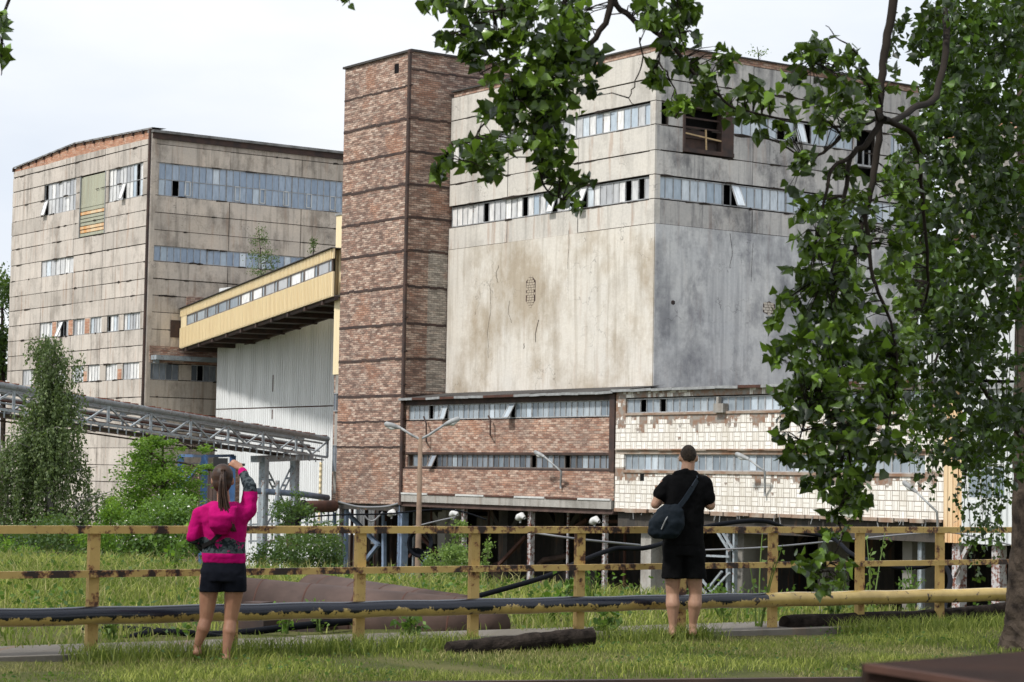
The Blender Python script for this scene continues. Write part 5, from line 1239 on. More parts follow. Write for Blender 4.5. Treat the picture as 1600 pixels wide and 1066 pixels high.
# ------------------------------------------------------------ other trees and bushes
def tree(name, px, Y, blobs, lsize, mat, label, cat='tree', group=None, trunkr=.12, bark='bark', flat=0., droop=.2, trunk=True, shape='diamond', flowers=0, aspect=.6):
    """blobs: (px, py, rx, ry, depth, n, clumps)"""
    x0 = at(px, 900, Y).x; z0 = gz(x0, Y); root = Vector((x0, Y, z0)); T = thing(name, root, label, cat, group); m_ = MB()
    top = min(blobs, key=lambda b: b[1]); c = at(top[0], top[1], Y); spine = limb(m_, [root, root.lerp(c, .5)+Vector((.1, 0, 0)), c], trunkr, trunkr*.2, 8)
    Pts = []; vr = []
    for (bx_, by, rx, ry, dy, nn, cl) in blobs:
        c = at(bx_, by, Y); b = min(spine, key=lambda q_: abs(q_.z-(c.z-.5*ry*Y/F_PX)))
        limb(m_, [b, b.lerp(c, .5)+Vector((0, 0, .1)), c], trunkr*.4, trunkr*.1, 5)
        for _ in range(3):
            e = c+Vector((random.uniform(-1, 1)*rx*Y/F_PX*.8, random.uniform(-1, 1)*dy*.7, random.uniform(-.8, .9)*ry*Y/F_PX)); limb(m_, [c, c.lerp(e, .5)+Vector((0, 0, .05)), e], trunkr*.2, trunkr*.06, 4)
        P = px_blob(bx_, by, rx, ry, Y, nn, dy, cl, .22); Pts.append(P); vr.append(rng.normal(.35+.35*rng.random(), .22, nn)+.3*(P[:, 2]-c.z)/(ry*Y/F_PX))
    m_.build('trunk', M[bark], T, smooth=True); P = np.concatenate(Pts)
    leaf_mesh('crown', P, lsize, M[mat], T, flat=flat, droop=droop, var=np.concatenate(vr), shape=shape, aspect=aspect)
    if flowers:
        k = rng.choice(len(P), flowers); leaf_mesh('blossom', P[k]+[0, -.2, .08], lsize*.8, M['flower'], T, flat=.7, droop=0)
    return T
tree('ash_tree', 235, 70, [(238, 712, 42, 26, 1.2, 1500, 16), (215, 745, 45, 30, 1.5, 1800, 16), (265, 752, 42, 24, 1.5, 1700, 14), (230, 790, 60, 30, 1.8, 2400, 20), (290, 770, 34, 18, 1.2, 1200, 10), (195, 800, 42, 34, 1.6, 1700, 16), (325, 735, 18, 10, .7, 300, 5), (215, 700, 16, 14, .6, 300, 4), (300, 700, 22, 8, .7, 220, 4), (255, 690, 25, 10, .8, 500, 6)],
     .13, 'leafacacia', 'bright green ash tree left of the woman, before the panel building', flat=.65, droop=.15, trunkr=.13, aspect=.4)
tree('flowering_bush', 265, 56, [(270, 800, 55, 28, 1.3, 2200, 18), (300, 825, 40, 30, 1.2, 1600, 14), (235, 835, 55, 32, 1.4, 2200, 16), (270, 850, 70, 26, 1.4, 2400, 18)], .11, 'leafbush', 'elder bush with white blossom just left of the woman', 'bush', flowers=130, trunkr=.05)
tree('dark_bush', 150, 58, [(120, 850, 60, 34, 1.6, 2200, 16), (60, 850, 70, 40, 1.6, 2600, 18), (10, 845, 50, 45, 1.6, 2000, 14), (180, 860, 50, 30, 1.4, 1700, 12), (215, 872, 60, 20, 1.3, 1600, 12)], .11, 'leafdark', 'dark bushes massed under the birch at the left', 'bush', trunkr=.05)
tree('yellow_green_bush', 130, 50, [(150, 845, 34, 36, .8, 1300, 9), (20, 865, 34, 28, .8, 900, 8), (175, 800, 22, 30, .7, 700, 6), (120, 880, 60, 14, .8, 900, 10)], .09, 'leafacacia', 'yellow-green bush behind the leftmost railing post', 'bush', trunkr=.04)
tree('bush', 470, 72, [(470, 855, 45, 32, 1.6, 2400, 18), (505, 850, 28, 34, 1.2, 1500, 12), (430, 875, 35, 20, 1.2, 1200, 10), (495, 885, 35, 14, 1.2, 1000, 10), (520, 870, 14, 34, 1, 700, 8)], .11, 'leafdark', 'dense dark green bush with a few pale blossoms between the woman and the tower', 'bush', flowers=60, trunkr=.05)
tree('elder_bush', 450, 84, [(455, 788, 26, 20, 1, 700, 8), (475, 800, 22, 18, 1, 500, 7), (445, 815, 22, 14, 1, 500, 6)], .12, 'leafdark', 'small dark bush before the pale hall above the railing', 'bush', trunkr=.05)
tree('sapling', 715, 44, [(712, 850, 22, 26, .7, 1300, 9), (700, 885, 32, 26, .8, 1700, 11), (728, 890, 24, 28, .8, 1300, 9), (705, 912, 28, 14, .6, 800, 6), (718, 825, 12, 12, .3, 250, 4), (762, 870, 16, 30, .5, 260, 6)], .06, 'leafsap', 'pale green sapling behind the railing below the brick annex', 'tree', trunkr=.035)
tree('dark_tree', 2, 175, [(3, 480, 16, 50, 4, 1500, 16), (-12, 540, 30, 60, 4, 1800, 16), (6, 560, 10, 40, 3, 700, 10)], .35, 'leafdark', 'dark tree at the far left edge behind the panel building', 'tree', trunkr=.4)
gal = lambda x, y: at(x, y, 137)
for i, (px, base, Y, bl, lab) in enumerate(((408, 436, 138, [(404, 372, 13, 16, .6, 260, 8), (412, 400, 20, 16, .7, 420, 8), (404, 424, 18, 12, .7, 320, 8), (430, 415, 8, 14, .4, 130, 4)], 'small birch growing above the yellow gallery in front of the window ribbon'), (488, 404, 128, [(489, 385, 7, 12, .4, 160, 4)], 'tiny birch sprig growing on the gallery roof near the brick tower'), (1185, 100, 118, [(1183, 84, 16, 11, .4, 70, 7)], 'wispy sprig growing on the parapet of the concrete block'), (1290, 120, 124, [(1288, 90, 9, 10, .4, 60, 5)], 'small leafy sprig on the concrete block parapet behind the poplar leaves'))):
    r0 = at(px, base+4, Y); T = thing('roof_birch', r0, lab, 'tree', 'self-sown saplings on the roofs'); m_ = MB(); c = at(bl[0][0], bl[0][1]-bl[0][3], Y); Q = limb(m_, [r0, r0.lerp(c, .5)+Vector((.05, 0, 0)), c], .05, .012, 5)
    P = np.concatenate([px_blob(b[0], b[1], b[2], b[3], Y, b[5], b[4], b[6], .3) for b in bl])
    for b in bl:
        for _ in range(4):
            e = at(b[0]+random.uniform(-1, 1)*b[2], b[1]+random.uniform(-1, 1)*b[3], Y); q_ = min(Q, key=lambda w: (w-e).length); limb(m_, [q_-Vector((0, 0, .1)), e], .018, .008, 4)
    m_.build('trunk', M['twig'], T); leaf_mesh('crown', P, .13, M['leafsap'] if i > 1 else M['leafbirch'], T, droop=.3)
for i, (px, y, Y, h) in enumerate(((1000, 905, 60, 3), )): pass

# ------------------------------------------------------------ poplar with hanging branches
rt_ = on_ground(1606, 1012, 0); 
PT = thing('poplar_tree', rt_, 'poplar at the right edge, its leafy branches hanging across the upper right of the view', 'tree')
m_ = MB(); Yt = rt_.y
tr = [rt_+Vector((0, 0, -.2)), rt_+Vector((0, 0, .25)), rt_+Vector((.03, 0, 1.)), at(1613, 600, Yt), at(1616, 300, Yt), at(1612, -60, Yt), at(1560, -420, Yt-1)]
P_ = []; rr = [.30, .215, .18, .165, .15, .14, .12]
m2 = MB(); Q = []
for i in range(len(tr)-1):
    for k in range(10): Q.append((tr[i].lerp(tr[i+1], k/10), rr[i]+(rr[i+1]-rr[i])*k/10))
m2.tube([q_[0] for q_ in Q], [q_[1] for q_ in Q], 26, jit=.07); m2.build('trunk', M['bark'], PT)
hub = at(1560, -420, Yt-1)
def BL_(pts, r0, r1, Ys, name='branch', wob=.006):
    P = [at(x_, y_, Y_) for (x_, y_), Y_ in zip(pts, Ys)]; m_ = MB(); Q = limb(m_, P, r0, r1, 8, wob); m_.build(name, M['twig'], PT, smooth=True); return Q
lin = lambda a, b, n: [a+(b-a)*i/(n-1) for i in range(n)]
BRN = []
m_ = MB(); over = [hub, at(1430, -330, 12.5), at(1200, -260, 11), at(900, -240, 10.5), at(600, -260, 10.2), at(200, -280, 10), at(-60, -230, 9.8)]; limb(m_, over, .11, .03, 8, .01); m_.build('branch', M['bark'], PT, smooth=True)
BRN += BL_([(1425, -330), (1405, -120), (1396, 0), (1384, 70), (1377, 130), (1374, 200), (1366, 270), (1352, 330), (1334, 400), (1308, 450), (1298, 520), (1303, 600), (1318, 690), (1300, 790)], .029, .006, lin(12.4, 11.2, 14))
BRN += BL_([(1378, 180), (1355, 192), (1330, 200), (1300, 226), (1272, 246), (1256, 252)], .016, .005, lin(11.6, 11, 6))
BRN += BL_([(1375, 195), (1352, 225), (1330, 245), (1322, 290), (1312, 350), (1306, 400), (1296, 430)], .018, .006, lin(11.5, 11.1, 7))
BRN += BL_([(1330, 245), (1302, 262), (1290, 300), (1278, 350), (1274, 390)], .012, .005, lin(11.3, 11, 5))
BRN += BL_([(1376, 190), (1400, 188), (1432, 165), (1462, 150), (1480, 60), (1474, -20), (1500, -200), (1560, -420)], .017, .026, lin(11.6, 15, 8))
BRN += BL_([(1380, 185), (1420, 205), (1436, 240), (1440, 300), (1450, 420), (1446, 470)], .018, .007, lin(11.6, 12.5, 6))
BRN += BL_([(1352, 330), (1362, 420), (1378, 470), (1396, 520), (1400, 600), (1380, 700)], .012, .004, lin(11.3, 11.3, 6))
BRN += BL_([(1616, 420), (1560, 430), (1500, 480), (1470, 540), (1450, 600)], .03, .006, lin(17.8, 15.5, 5))
BRN += BL_([(1612, 700), (1570, 650), (1545, 620), (1520, 580), (1500, 540)], .03, .008, lin(18, 15.5, 5))
BRN += BL_([(1612, 200), (1560, 180), (1500, 190), (1450, 220)], .03, .01, lin(18, 14.5, 4))
BRN += BL_([(1610, 60), (1560, 30), (1500, 60), (1470, 110)], .03, .01, lin(18, 14.5, 4))
BRN += BL_([(900, -240), (935, -100), (957, -10), (938, 48), (905, 85), (868, 110), (840, 160), (836, 230), (850, 290), (878, 312)], .02, .003, lin(10.5, 10.2, 10))
BRN += BL_([(905, 85), (885, 60), (878, 20), (884, -20), (900, -240)], .008, .012, lin(10.3, 10.5, 5))
BRN += BL_([(868, 110), (830, 150), (780, 165), (752, 200), (740, 218), (712, 228), (690, 248)], .007, .002, lin(10.3, 10, 7))
BRN += BL_([(862, 12), (800, 14), (745, 20), (715, 16), (680, -5)], .005, .004, lin(10.3, 10.2, 5))
BRN += BL_([(745, 20), (735, 60), (738, 100), (750, 115)], .004, .002, lin(10.2, 10.1, 4))
BRN += BL_([(1060, -260), (990, -60), (960, 0), (985, 28), (1015, 45), (1040, 62), (1062, 85), (1080, 110), (1108, 135), (1140, 165), (1190, 180), (1235, 190)], .018, .004, lin(10.8, 10.4, 12))
BRN += BL_([(1040, 62), (1030, 95), (1046, 120), (1060, 160), (1055, 185)], .006, .002, lin(10.6, 10.4, 5))
BRN += BL_([(1100, -270), (1080, -60), (1068, 0), (1060, 40), (1072, 80)], .01, .003, lin(10.8, 10.5, 5))
BRN += BL_([(1378, 165), (1355, 110), (1335, 80), (1312, 62), (1290, 40)], .008, .002, lin(11.5, 11.2, 5))
BRN += BL_([(1372, 190), (1362, 150), (1345, 120), (1300, 110), (1265, 95)], .007, .002, lin(11.5, 11.1, 5))
BRN += BL_([(1000, 60), (1004, 100), (990, 135), (983, 155), (990, 163)], .004, .002, lin(10.6, 10.4, 5))
BRN += BL_([(1303, 600), (1330, 740), (1310, 800), (1318, 835), (1312, 850), (1296, 880), (1285, 905)], .007, .002, lin(11.2, 11, 7))
BRN += BL_([(1303, 600), (1262, 640), (1250, 700)], .006, .002, lin(11.2, 11, 3))
BRN += BL_([(200, -280), (60, -100), (8, 20), (4, 80), (2, 118)], .012, .002, lin(10, 9.8, 5))
BRN += BL_([(600, -260), (560, -80), (545, -20), (541, 4)], .01, .002, lin(10.2, 10.1, 4))
CL = [ # px, py, rx, ry, depth Y, n
 (685, 6, 34, 16, 10.2, 75), (738, 40, 30, 46, 10.2, 130), (748, 92, 22, 26, 10.1, 55), (705, 52, 24, 14, 10.1, 35), (540, 0, 16, 8, 10.1, 14), (4, 75, 9, 40, 9.8, 30), (14, 40, 16, 12, 9.8, 18),
 (800, 40, 45, 38, 10.3, 170), (860, 45, 60, 45, 10.4, 250), (830, 105, 68, 48, 10.3, 330), (900, 110, 42, 40, 10.4, 150), (860, 160, 68, 38, 10.3, 260), (790, 170, 40, 45, 10.2, 150), (930, 110, 18, 34, 10.3, 45), (845, 205, 50, 34, 10.2, 170), (775, 225, 40, 25, 10.1, 80),
 (725, 245, 42, 18, 10.1, 80), (688, 250, 20, 24, 10, 50), (765, 262, 22, 20, 10, 32), (850, 250, 34, 34, 10.2, 110), (872, 288, 42, 20, 10.2, 75), (893, 312, 18, 18, 10.2, 28), (905, 8, 45, 22, 10.5, 90), (820, 0, 60, 22, 10.4, 110),
 (1035, 12, 50, 20, 10.7, 120), (1070, 40, 30, 34, 10.7, 100), (1020, 42, 36, 18, 10.6, 60), (1045, 90, 28, 28, 10.6, 75), (1025, 125, 18, 28, 10.5, 38), (1130, 85, 22, 30, 10.6, 60), (1085, 120, 32, 24, 10.6, 75), (1056, 170, 26, 26, 10.5, 62), (1110, 140, 30, 16, 10.6, 45), (1160, 165, 48, 22, 10.7, 100), (1205, 185, 32, 18, 10.8, 50), (1170, 140, 28, 12, 10.7, 28),
 (1262, 85, 32, 38, 11.1, 90), (1295, 115, 34, 40, 11.1, 110), (1245, 125, 20, 20, 11, 30), (1342, 90, 20, 26, 11.4, 34), (1335, 150, 38, 36, 11.4, 90), (1280, 160, 44, 28, 11.2, 100), (1230, 185, 26, 16, 11, 34), (1310, 195, 30, 24, 11.2, 56), (1245, 245, 18, 10, 11, 14), (1400, 130, 20, 14, 11.8, 14),
 (1262, 270, 24, 50, 11, 34), (1300, 300, 55, 36, 11.3, 90), (1270, 345, 40, 30, 11.1, 90), (1345, 300, 40, 50, 11.6, 100), (1290, 390, 58, 42, 11.2, 210), (1355, 390, 50, 50, 11.6, 190), (1262, 440, 38, 42, 11.1, 130), (1310, 460, 62, 46, 11.2, 260),
 (1232, 500, 26, 34, 11, 70), (1285, 530, 66, 44, 11.2, 300), (1350, 520, 60, 50, 11.5, 270), (1240, 570, 34, 42, 11, 120), (1300, 590, 72, 40, 11.2, 310), (1375, 580, 52, 50, 11.5, 230), (1245, 640, 40, 40, 11.1, 130), (1310, 650, 72, 42, 11.2, 320), (1385, 650, 46, 44, 11.5, 190), (1240, 695, 28, 24, 11, 60), (1300, 705, 62, 36, 11.1, 240), (1360, 705, 48, 38, 11.4, 170), (1400, 700, 26, 20, 11.5, 40),
 (1300, 755, 42, 32, 11.1, 130), (1345, 750, 34, 40, 11.3, 110), (1312, 795, 36, 28, 11.1, 90), (1308, 825, 16, 14, 11, 20), (1200, 508, 14, 12, 11, 4), (1205, 462, 8, 8, 11, 2), (1225, 210, 14, 20, 11, 10), (1410, 250, 30, 40, 12, 60), (1400, 330, 40, 60, 12, 130), (1410, 430, 36, 50, 12.2, 120), (1420, 500, 34, 40, 12.4, 110),
 (1285, 885, 42, 26, 11, 95), (1300, 910, 26, 16, 11, 36), (1248, 875, 18, 14, 10.9, 14)]
P = []; V_ = []; fol = []
for (px, py, rx, ry, Y, n) in CL:
    big = rx > 40
    q_ = px_blob(px, py, rx, ry, Y, int(n*.86), .22+rx*.004, max(3, int(n/13)), .17); P.append(q_); V_.append(rng.normal(rng.uniform(.25, .6), .34, len(q_)))
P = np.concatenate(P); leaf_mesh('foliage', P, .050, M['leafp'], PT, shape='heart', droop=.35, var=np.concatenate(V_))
# the crown above and in front of the frame, shading the lawn
n = 10000; cx = rng.uniform(-9, 11, n); cy = rng.uniform(-5, 18.5, n); cz = 8.6+1.6*vnoise(cx, cy, .6)+rng.normal(0, .7, n); kk = (vnoise(cx+3, cy, 1.1)+.5*vnoise(cx, cy, 2.9) > .30) & (cz > 7.4)
leaf_mesh('crown', np.c_[cx, cy, cz][kk], .34, M['leafp'], PT, shape='heart', droop=.1, flat=.6)
# twigs tying leaves to the branches
BQ = np.array([[b.x, b.y, b.z] for b in BRN]); tw = MB()
for p in P[rng.choice(len(P), 1600, replace=False)]:
    d2 = ((BQ-p)**2).sum(1); j = d2.argmin()
    if d2[j] < .10: b = Vector(BQ[j]); e = Vector(p); tw.tube([b, b.lerp(e, .5)+Vector((0, 0, .02)), e], [.0035, .0025, .0012], 4, caps=False)
tw.build('twigs', M['twig'], PT)
CR = [(1445, 30, 45, 40, 14, 260), (1500, 30, 60, 45, 14.5, 520), (1570, 40, 50, 55, 15, 520), (1470, 95, 45, 36, 14.2, 280), (1540, 110, 70, 50, 15, 760), (1490, 150, 55, 34, 14.5, 420), (1450, 185, 45, 30, 14, 260), (1560, 190, 60, 50, 15, 700), (1490, 230, 64, 44, 14.5, 620), (1440, 260, 45, 44, 14, 330), (1570, 270, 45, 55, 15.5, 560), (1520, 310, 64, 46, 14.8, 680), (1455, 340, 55, 46, 14, 460), (1570, 370, 44, 55, 15.5, 520), (1500, 400, 66, 50, 14.6, 700), (1440, 430, 50, 50, 14, 420), (1560, 470, 50, 50, 15.5, 480), (1490, 500, 64, 46, 14.6, 560), (1430, 520, 40, 50, 14, 320), (1550, 560, 50, 45, 15.5, 360), (1480, 580, 50, 34, 14.8, 300), (1520, 640, 66, 40, 15, 420), (1570, 640, 36, 40, 15.6, 260), (1490, 690, 42, 34, 14.8, 200), (1560, 720, 36, 40, 15.6, 240), (1460, 640, 36, 34, 14.6, 130), (1535, 700, 40, 30, 15, 170)]
P = []; V_ = []
for (px, py, rx, ry, Y, n) in CR:
    q_ = px_blob(px, py, rx, ry, Y, int(n*.95), .9, max(5, int(n/17)), .16); P.append(q_); V_.append(rng.normal(rng.uniform(.15, .6), .28, len(q_)))
leaf_mesh('foliage', np.concatenate(P), .052, M['leafp2'], PT, shape='heart', droop=.35, var=np.concatenate(V_))
# weeping strands (small leaves) at the right: a second tree
rb_ = on_ground(1760, 1000, 0); SB = thing('weeping_birch', rb_, 'thin strands of small birch leaves hanging at the right beside the poplar trunk', 'tree')
m_ = MB(); limb(m_, [rb_, at(1750, 600, rb_.y), at(1720, 200, rb_.y), at(1640, 60, rb_.y)], .16, .05, 10); lm = limb(m_, [at(1720, 300, rb_.y), at(1620, 330, 17.5), at(1540, 380, 17), at(1440, 430, 16.6)], .04, .01, 7); m_.build('trunk', M['birchbark'], SB, smooth=True)
L_ = []; tw = MB()
for (x0, y0, y1, n) in [(1425, 560, 700, 50), (1432, 600, 745, 60), (1440, 560, 762, 90), (1448, 580, 720, 70), (1455, 600, 775, 80), (1462, 560, 740, 60), (1472, 560, 700, 50), (1480, 420, 560, 60), (1440, 420, 560, 60), (1500, 700, 800, 50), (1510, 690, 850, 90), (1522, 700, 905, 100), (1532, 690, 830, 70), (1545, 700, 860, 90), (1556, 690, 850, 80), (1566, 700, 870, 80), (1575, 640, 780, 60), (1500, 620, 720, 60), (1590, 600, 700, 40), (1575, 560, 660, 50)]:
    Y = 16.5+random.uniform(-.6, .6); a = at(x0, y0-100, Y); b = at(x0+random.uniform(-8, 8), y1, Y); q_ = min(lm, key=lambda w: (w-a).length)
    tw.tube([q_, a, a.lerp(b, .5)+Vector((random.gauss(0, .03), 0, 0)), b], [.008, .005, .003, .0015], 4, caps=False)
    for _ in range(int(n*1.3)):
        c = a.lerp(b, random.uniform(.35, 1)); L_.append([c.x+random.gauss(0, .025), c.y+random.gauss(0, .05), c.z+random.gauss(0, .02)])
tw.build('twigs', M['twig'], SB); leaf_mesh('foliage', L_, .042, M['leafp2'], SB, droop=.9, aspect=.8)

# ================================================================== PEOPLE
def uv_sphere(c, r, rot=None, nu=16, nv=10):
    c = Vector(c); V = []; F = []
    for j in range(nv+1):
        ph = math.pi*j/nv
        for i in range(nu):
            th = 2*math.pi*i/nu; p = Vector((r[0]*math.sin(ph)*math.cos(th), r[1]*math.sin(ph)*math.sin(th), r[2]*math.cos(ph)))
            if rot: p = rot @ p
            V.append(c+p)
    for j in range(nv):
        for i in range(nu):
            a, b = j*nu+i, j*nu+(i+1) % nu; F.append((a, b, b+nu, a+nu))
    return V, F
def cone(p, q, r0, r1, n=12, flat=1.):
    p, q = Vector(p), Vector(q); d = (q-p); L_ = d.length; R = d.to_track_quat('Z', 'Y').to_matrix(); V = []; F = []; prof = []
    for k in range(5): a = -math.pi/2+k/4*math.pi/2; prof.append((r0*math.cos(a), r0*math.sin(a)))
    for k in range(5): a = k/4*math.pi/2; prof.append((r1*math.cos(a), L_+r1*math.sin(a)))
    for (r, z) in prof:
        for i in range(n): t_ = 2*math.pi*i/n; V.append(p+R @ Vector((max(r, 1e-4)*math.cos(t_), max(r, 1e-4)*math.sin(t_), z)))
    for j in range(len(prof)-1):
        for i in range(n): a, b = j*n+i, j*n+(i+1) % n; F.append((a, b, b+n, a+n))
    F.append(tuple(range(n))[::-1]); F.append(tuple((len(prof)-1)*n+i for i in range(n))); return V, F
def loft(rings, n=20):
    """rings: (center, rx, ry[, yaw])"""
    V = []; F = []
    for rg in rings:
        c = Vector(rg[0]); yaw = rg[3] if len(rg) > 3 else 0
        for i in range(n):
            t_ = 2*math.pi*i/n; e = 2.4; cx = math.copysign(abs(math.cos(t_))**(2/e), math.cos(t_)); sy = math.copysign(abs(math.sin(t_))**(2/e), math.sin(t_))
            x, y = rg[1]*cx, rg[2]*sy; V.append(c+Vector((x*math.cos(yaw)-y*math.sin(yaw), x*math.sin(yaw)+y*math.cos(yaw), 0)))
    for j in range(len(rings)-1):
        for i in range(n): a, b = j*n+i, j*n+(i+1) % n; F.append((a, b, b+n, a+n))
    F.append(tuple(range(n))[::-1]); F.append(tuple((len(rings)-1)*n+i for i in range(n))); return V, F
def fuse(name, prims, mats, voxel, parent, smooth=2, matfn=None, wrinkle=0.):
    V = []; F = []
    for v, f in prims: b = len(V); V += v; F += [tuple(i+b for i in q) for q in f]
    org = ORG[parent]; me = bpy.data.meshes.new(name); me.from_pydata([tuple(v) for v in V], [], F); o = bpy.data.objects.new(name, me); COL.objects.link(o)
    r = o.modifiers.new('r', 'REMESH'); r.mode = 'VOXEL'; r.voxel_size = voxel; r.use_smooth_shade = True
    s = o.modifiers.new('s', 'SMOOTH'); s.factor = .5; s.iterations = smooth
    if wrinkle:
        tx = bpy.data.textures.new(name+'_folds', 'CLOUDS'); tx.noise_scale = .09; dm_ = o.modifiers.new('d', 'DISPLACE'); dm_.texture = tx; dm_.strength = wrinkle; dm_.mid_level = .5; dm_.texture_coords = 'LOCAL'
    dg = bpy.context.evaluated_depsgraph_get(); me2 = bpy.data.meshes.new_from_object(o.evaluated_get(dg)); bpy.data.objects.remove(o)
    for m_ in mats: me2.materials.append(m_)
    if matfn:
        for p in me2.polygons: p.material_index = matfn(p.center)
    for p in me2.polygons: p.use_smooth = True
    me2.transform(Matrix.Translation(Vector((0, 0, 0))))
    o = bpy.data.objects.new(name, me2); COL.objects.link(o); o.parent = parent; ORG[o] = org; me2.name = name; return o
def hand(P, wrist, dirn, palmn, size=1., curl=.6, side=1):
    """palm, four curled fingers and a thumb; dirn = towards the fingers, palmn = out of the palm"""
    w = Vector(wrist); d = Vector(dirn).normalized(); n = Vector(palmn).normalized(); s = d.cross(n).normalized()*side
    P.append(cone(w, w+d*.075*size, .026*size, .034*size)); P.append(cone(w+s*.018+d*.02, w+s*.026*size+d*.078*size, .018*size, .016*size)); P.append(cone(w-s*.018+d*.02, w-s*.024*size+d*.075*size, .018*size, .015*size))
    for k, L_ in enumerate((.066, .075, .070, .055)):
        b = w+d*.08*size+s*(.030-.020*k)*size; a = 0; p = b; 
        for j in range(3):
            a += curl*(.55, .9, .7)[j]; q = p+(d*math.cos(a)+n*math.sin(a))*L_*size*(.45, .32, .25)[j]; P.append(cone(p, q, (.0095-.001*j)*size, (.0088-.001*j)*size, 8)); p = q
    tb = w+d*.025*size+s*.028*size; tm = tb+(d*.55+s*.6+n*.4).normalized()*.04*size; tt = tm+(d*.8+s*.1+n*.6).normalized()*.032*size
    P.append(cone(tb, tm, .013*size, .011*size, 8)); P.append(cone(tm, tt, .0105*size, .009*size, 8))
skin = plain('skin', (.36, .185, .115), .5, .4, c2=(.29, .14, .085), scale=12); skin2 = plain('tanned_skin', (.40, .23, .15), .55, .4, c2=(.33, .18, .12), scale=12)
# ---- woman
WP = on_ground(345, 1029, 0); SW = WP.y/F_PX
def wj(px, py, dy=0.): p = at(px, py, WP.y); return Vector((p.x-WP.x, dy, p.z))
WM = thing('person', (WP.x, WP.y, 0), 'person in a pink hooded jacket and dark shorts raising a camera, brown ponytail', 'person', None)
B_ = []
hc = wj(348, 749)
B_.append(uv_sphere(hc, (.079, .098, .112))); B_.append(uv_sphere(hc+Vector((0, .055, -.055)), (.055, .052, .062)))
B_.append(uv_sphere(hc+Vector((0, .125, -.02)), (.013, .018, .022))); B_.append(uv_sphere(hc+Vector((0, .105, -.062)), (.024, .012, .009)))
for s in (-1, 1): B_.append(uv_sphere(hc+Vector((s*.082, .0, -.015)), (.012, .02, .032))); B_.append(uv_sphere(hc+Vector((s*.032, .093, .0)), (.014, .01, .009)))
B_.append(cone(wj(350, 792, .0), hc+Vector((0, .0, -.06)), .055, .048))
B_.append(loft([(wj(350, 905), .15, .11), (wj(350, 880), .15, .105), (wj(351, 850), .125, .09), (wj(352, 820), .14, .095), (wj(351, 795), .15, .085), (wj(351, 785), .07, .05)]))
hipL, kneeL, ankL = wj(328, 905, 0), wj(322, 966, .01), wj(308, 1019, .0)
hipR, kneeR, ankR = wj(368, 905, 0), wj(360, 968, .015), wj(354, 1029, -.03)
for h, k, a in ((hipL, kneeL, ankL), (hipR, kneeR, ankR)):
    B_.append(cone(h, k, .088, .054)); B_.append(cone(k, k.lerp(a, .30)+Vector((0, -.015, 0)), .050, .054)); B_.append(cone(k.lerp(a, .28)+Vector((0, -.014, 0)), a+Vector((0, 0, .05)), .053, .031)); B_.append(cone(a+Vector((0, 0, .05)), a+Vector((0, 0, .02)), .031, .032)); 
    B_.append(cone(a+Vector((0, -.02, .0)), a+Vector((0, .10, -.012)), .034, .028)); B_.append(cone(a+Vector((0, .10, -.012)), a+Vector((0, .16, -.018)), .028, .016))
shL, elL, wrL = wj(314, 806, 0), wj(303, 838, -.02), wj(324, 852, .15)
shR, elR, wrR = wj(384, 800, .02), wj(390, 762, .06), wj(371, 732, .24)
for s, e, w in ((shL, elL, wrL), (shR, elR, wrR)): B_.append(cone(s, e, .048, .038)); B_.append(cone(e, w, .038, .024))
hand(B_, wrL, (.5, .7, .1), (.3, -.2, -1), 1., .7, 1)
hand(B_, wrR, wj(350, 718, .28)-wrR, (0, .5, -.7), 1., .75, -1)
B_ = [b for b in B_]
fuse('body', B_, [skin], .0075, WM, 2)
pink = plain('pink_fleece', (.42, .004, .13), .9, .08, c2=(.34, .004, .10), scale=5, bump=.3)
t = NT('grey_patterned_knit', .9, .1); v = t.co('obj'); f = t.noise(v, 28, 3, .6); base = t.mix(t.ramp(f, (.46, 0.), (.52, 1.)), (.014, .020, .024), (.055, .068, .074)); base = t.mix(t.ramp(t.noise(v, 17, 3), (.64, 0.), (.66, 1.)), base, (.32, .012, .11)); knit = t.out(base)
H_ = []
H_.append(loft([(wj(350, 880, .0), .172, .13), (wj(350, 868), .176, .14), (wj(351, 850), .165, .13), (wj(351, 826), .178, .135), (wj(350, 806), .20, .13), (wj(350, 793), .19, .11), (wj(350, 784), .10, .075)]))
H_.append(cone(wj(312, 806), elL, .068, .060)); H_.append(cone(elL, wj(318, 852, .10), .06, .045)); H_.append(cone(wj(330, 800), wj(313, 806), .075, .07))
H_.append(cone(wj(376, 806, .0), wj(388, 796, .03), .08, .070)); H_.append(cone(wj(388, 796, .03), elR, .070, .055)); H_.append(cone(elR, wj(374, 737, .2), .052, .036))
H_.append(cone(wj(318, 806, .02), wj(331, 768, .15), .055, .045)) if False else None
H_ = [h for h in H_ if h]
H_ += [loft([(wj(350, 835, -.14), .05, .03), (wj(350, 822, -.17), .095, .06), (wj(351, 806, -.165), .115, .075), (wj(352, 792, -.10), .12, .09), (wj(352, 784, -.04), .09, .08)])]
zb1_, zb0_ = wj(350, 843).z, wj(350, 864).z
def wmat(c):
    if zb0_ < c.z < zb1_+.02*math.sin(c.x*30): return 1
    e, w = elR, wj(374, 737, .2)
    if (c-shR).length > .16 and c.z > elR.z-.03 and (c-wj(374, 737, .2)).length > .05 and c.x > .05: return 1
    return 0
fuse('hooded_jacket', H_, [pink, knit], .009, WM, 3, wmat, .022)
S_ = [loft([(wj(350, 908), .178, .135), (wj(349, 893), .186, .145), (wj(350, 880), .172, .13), (wj(350, 873), .16, .12)])]
for h, sx in ((wj(331, 912), -1), (wj(368, 912), 1)): S_.append(loft([(h+Vector((sx*.0-.004, 0, -.065)), .094, .10), (h+Vector((0, 0, 0)), .092, .11), (h+Vector((0, 0, .06)), .088, .12)]))
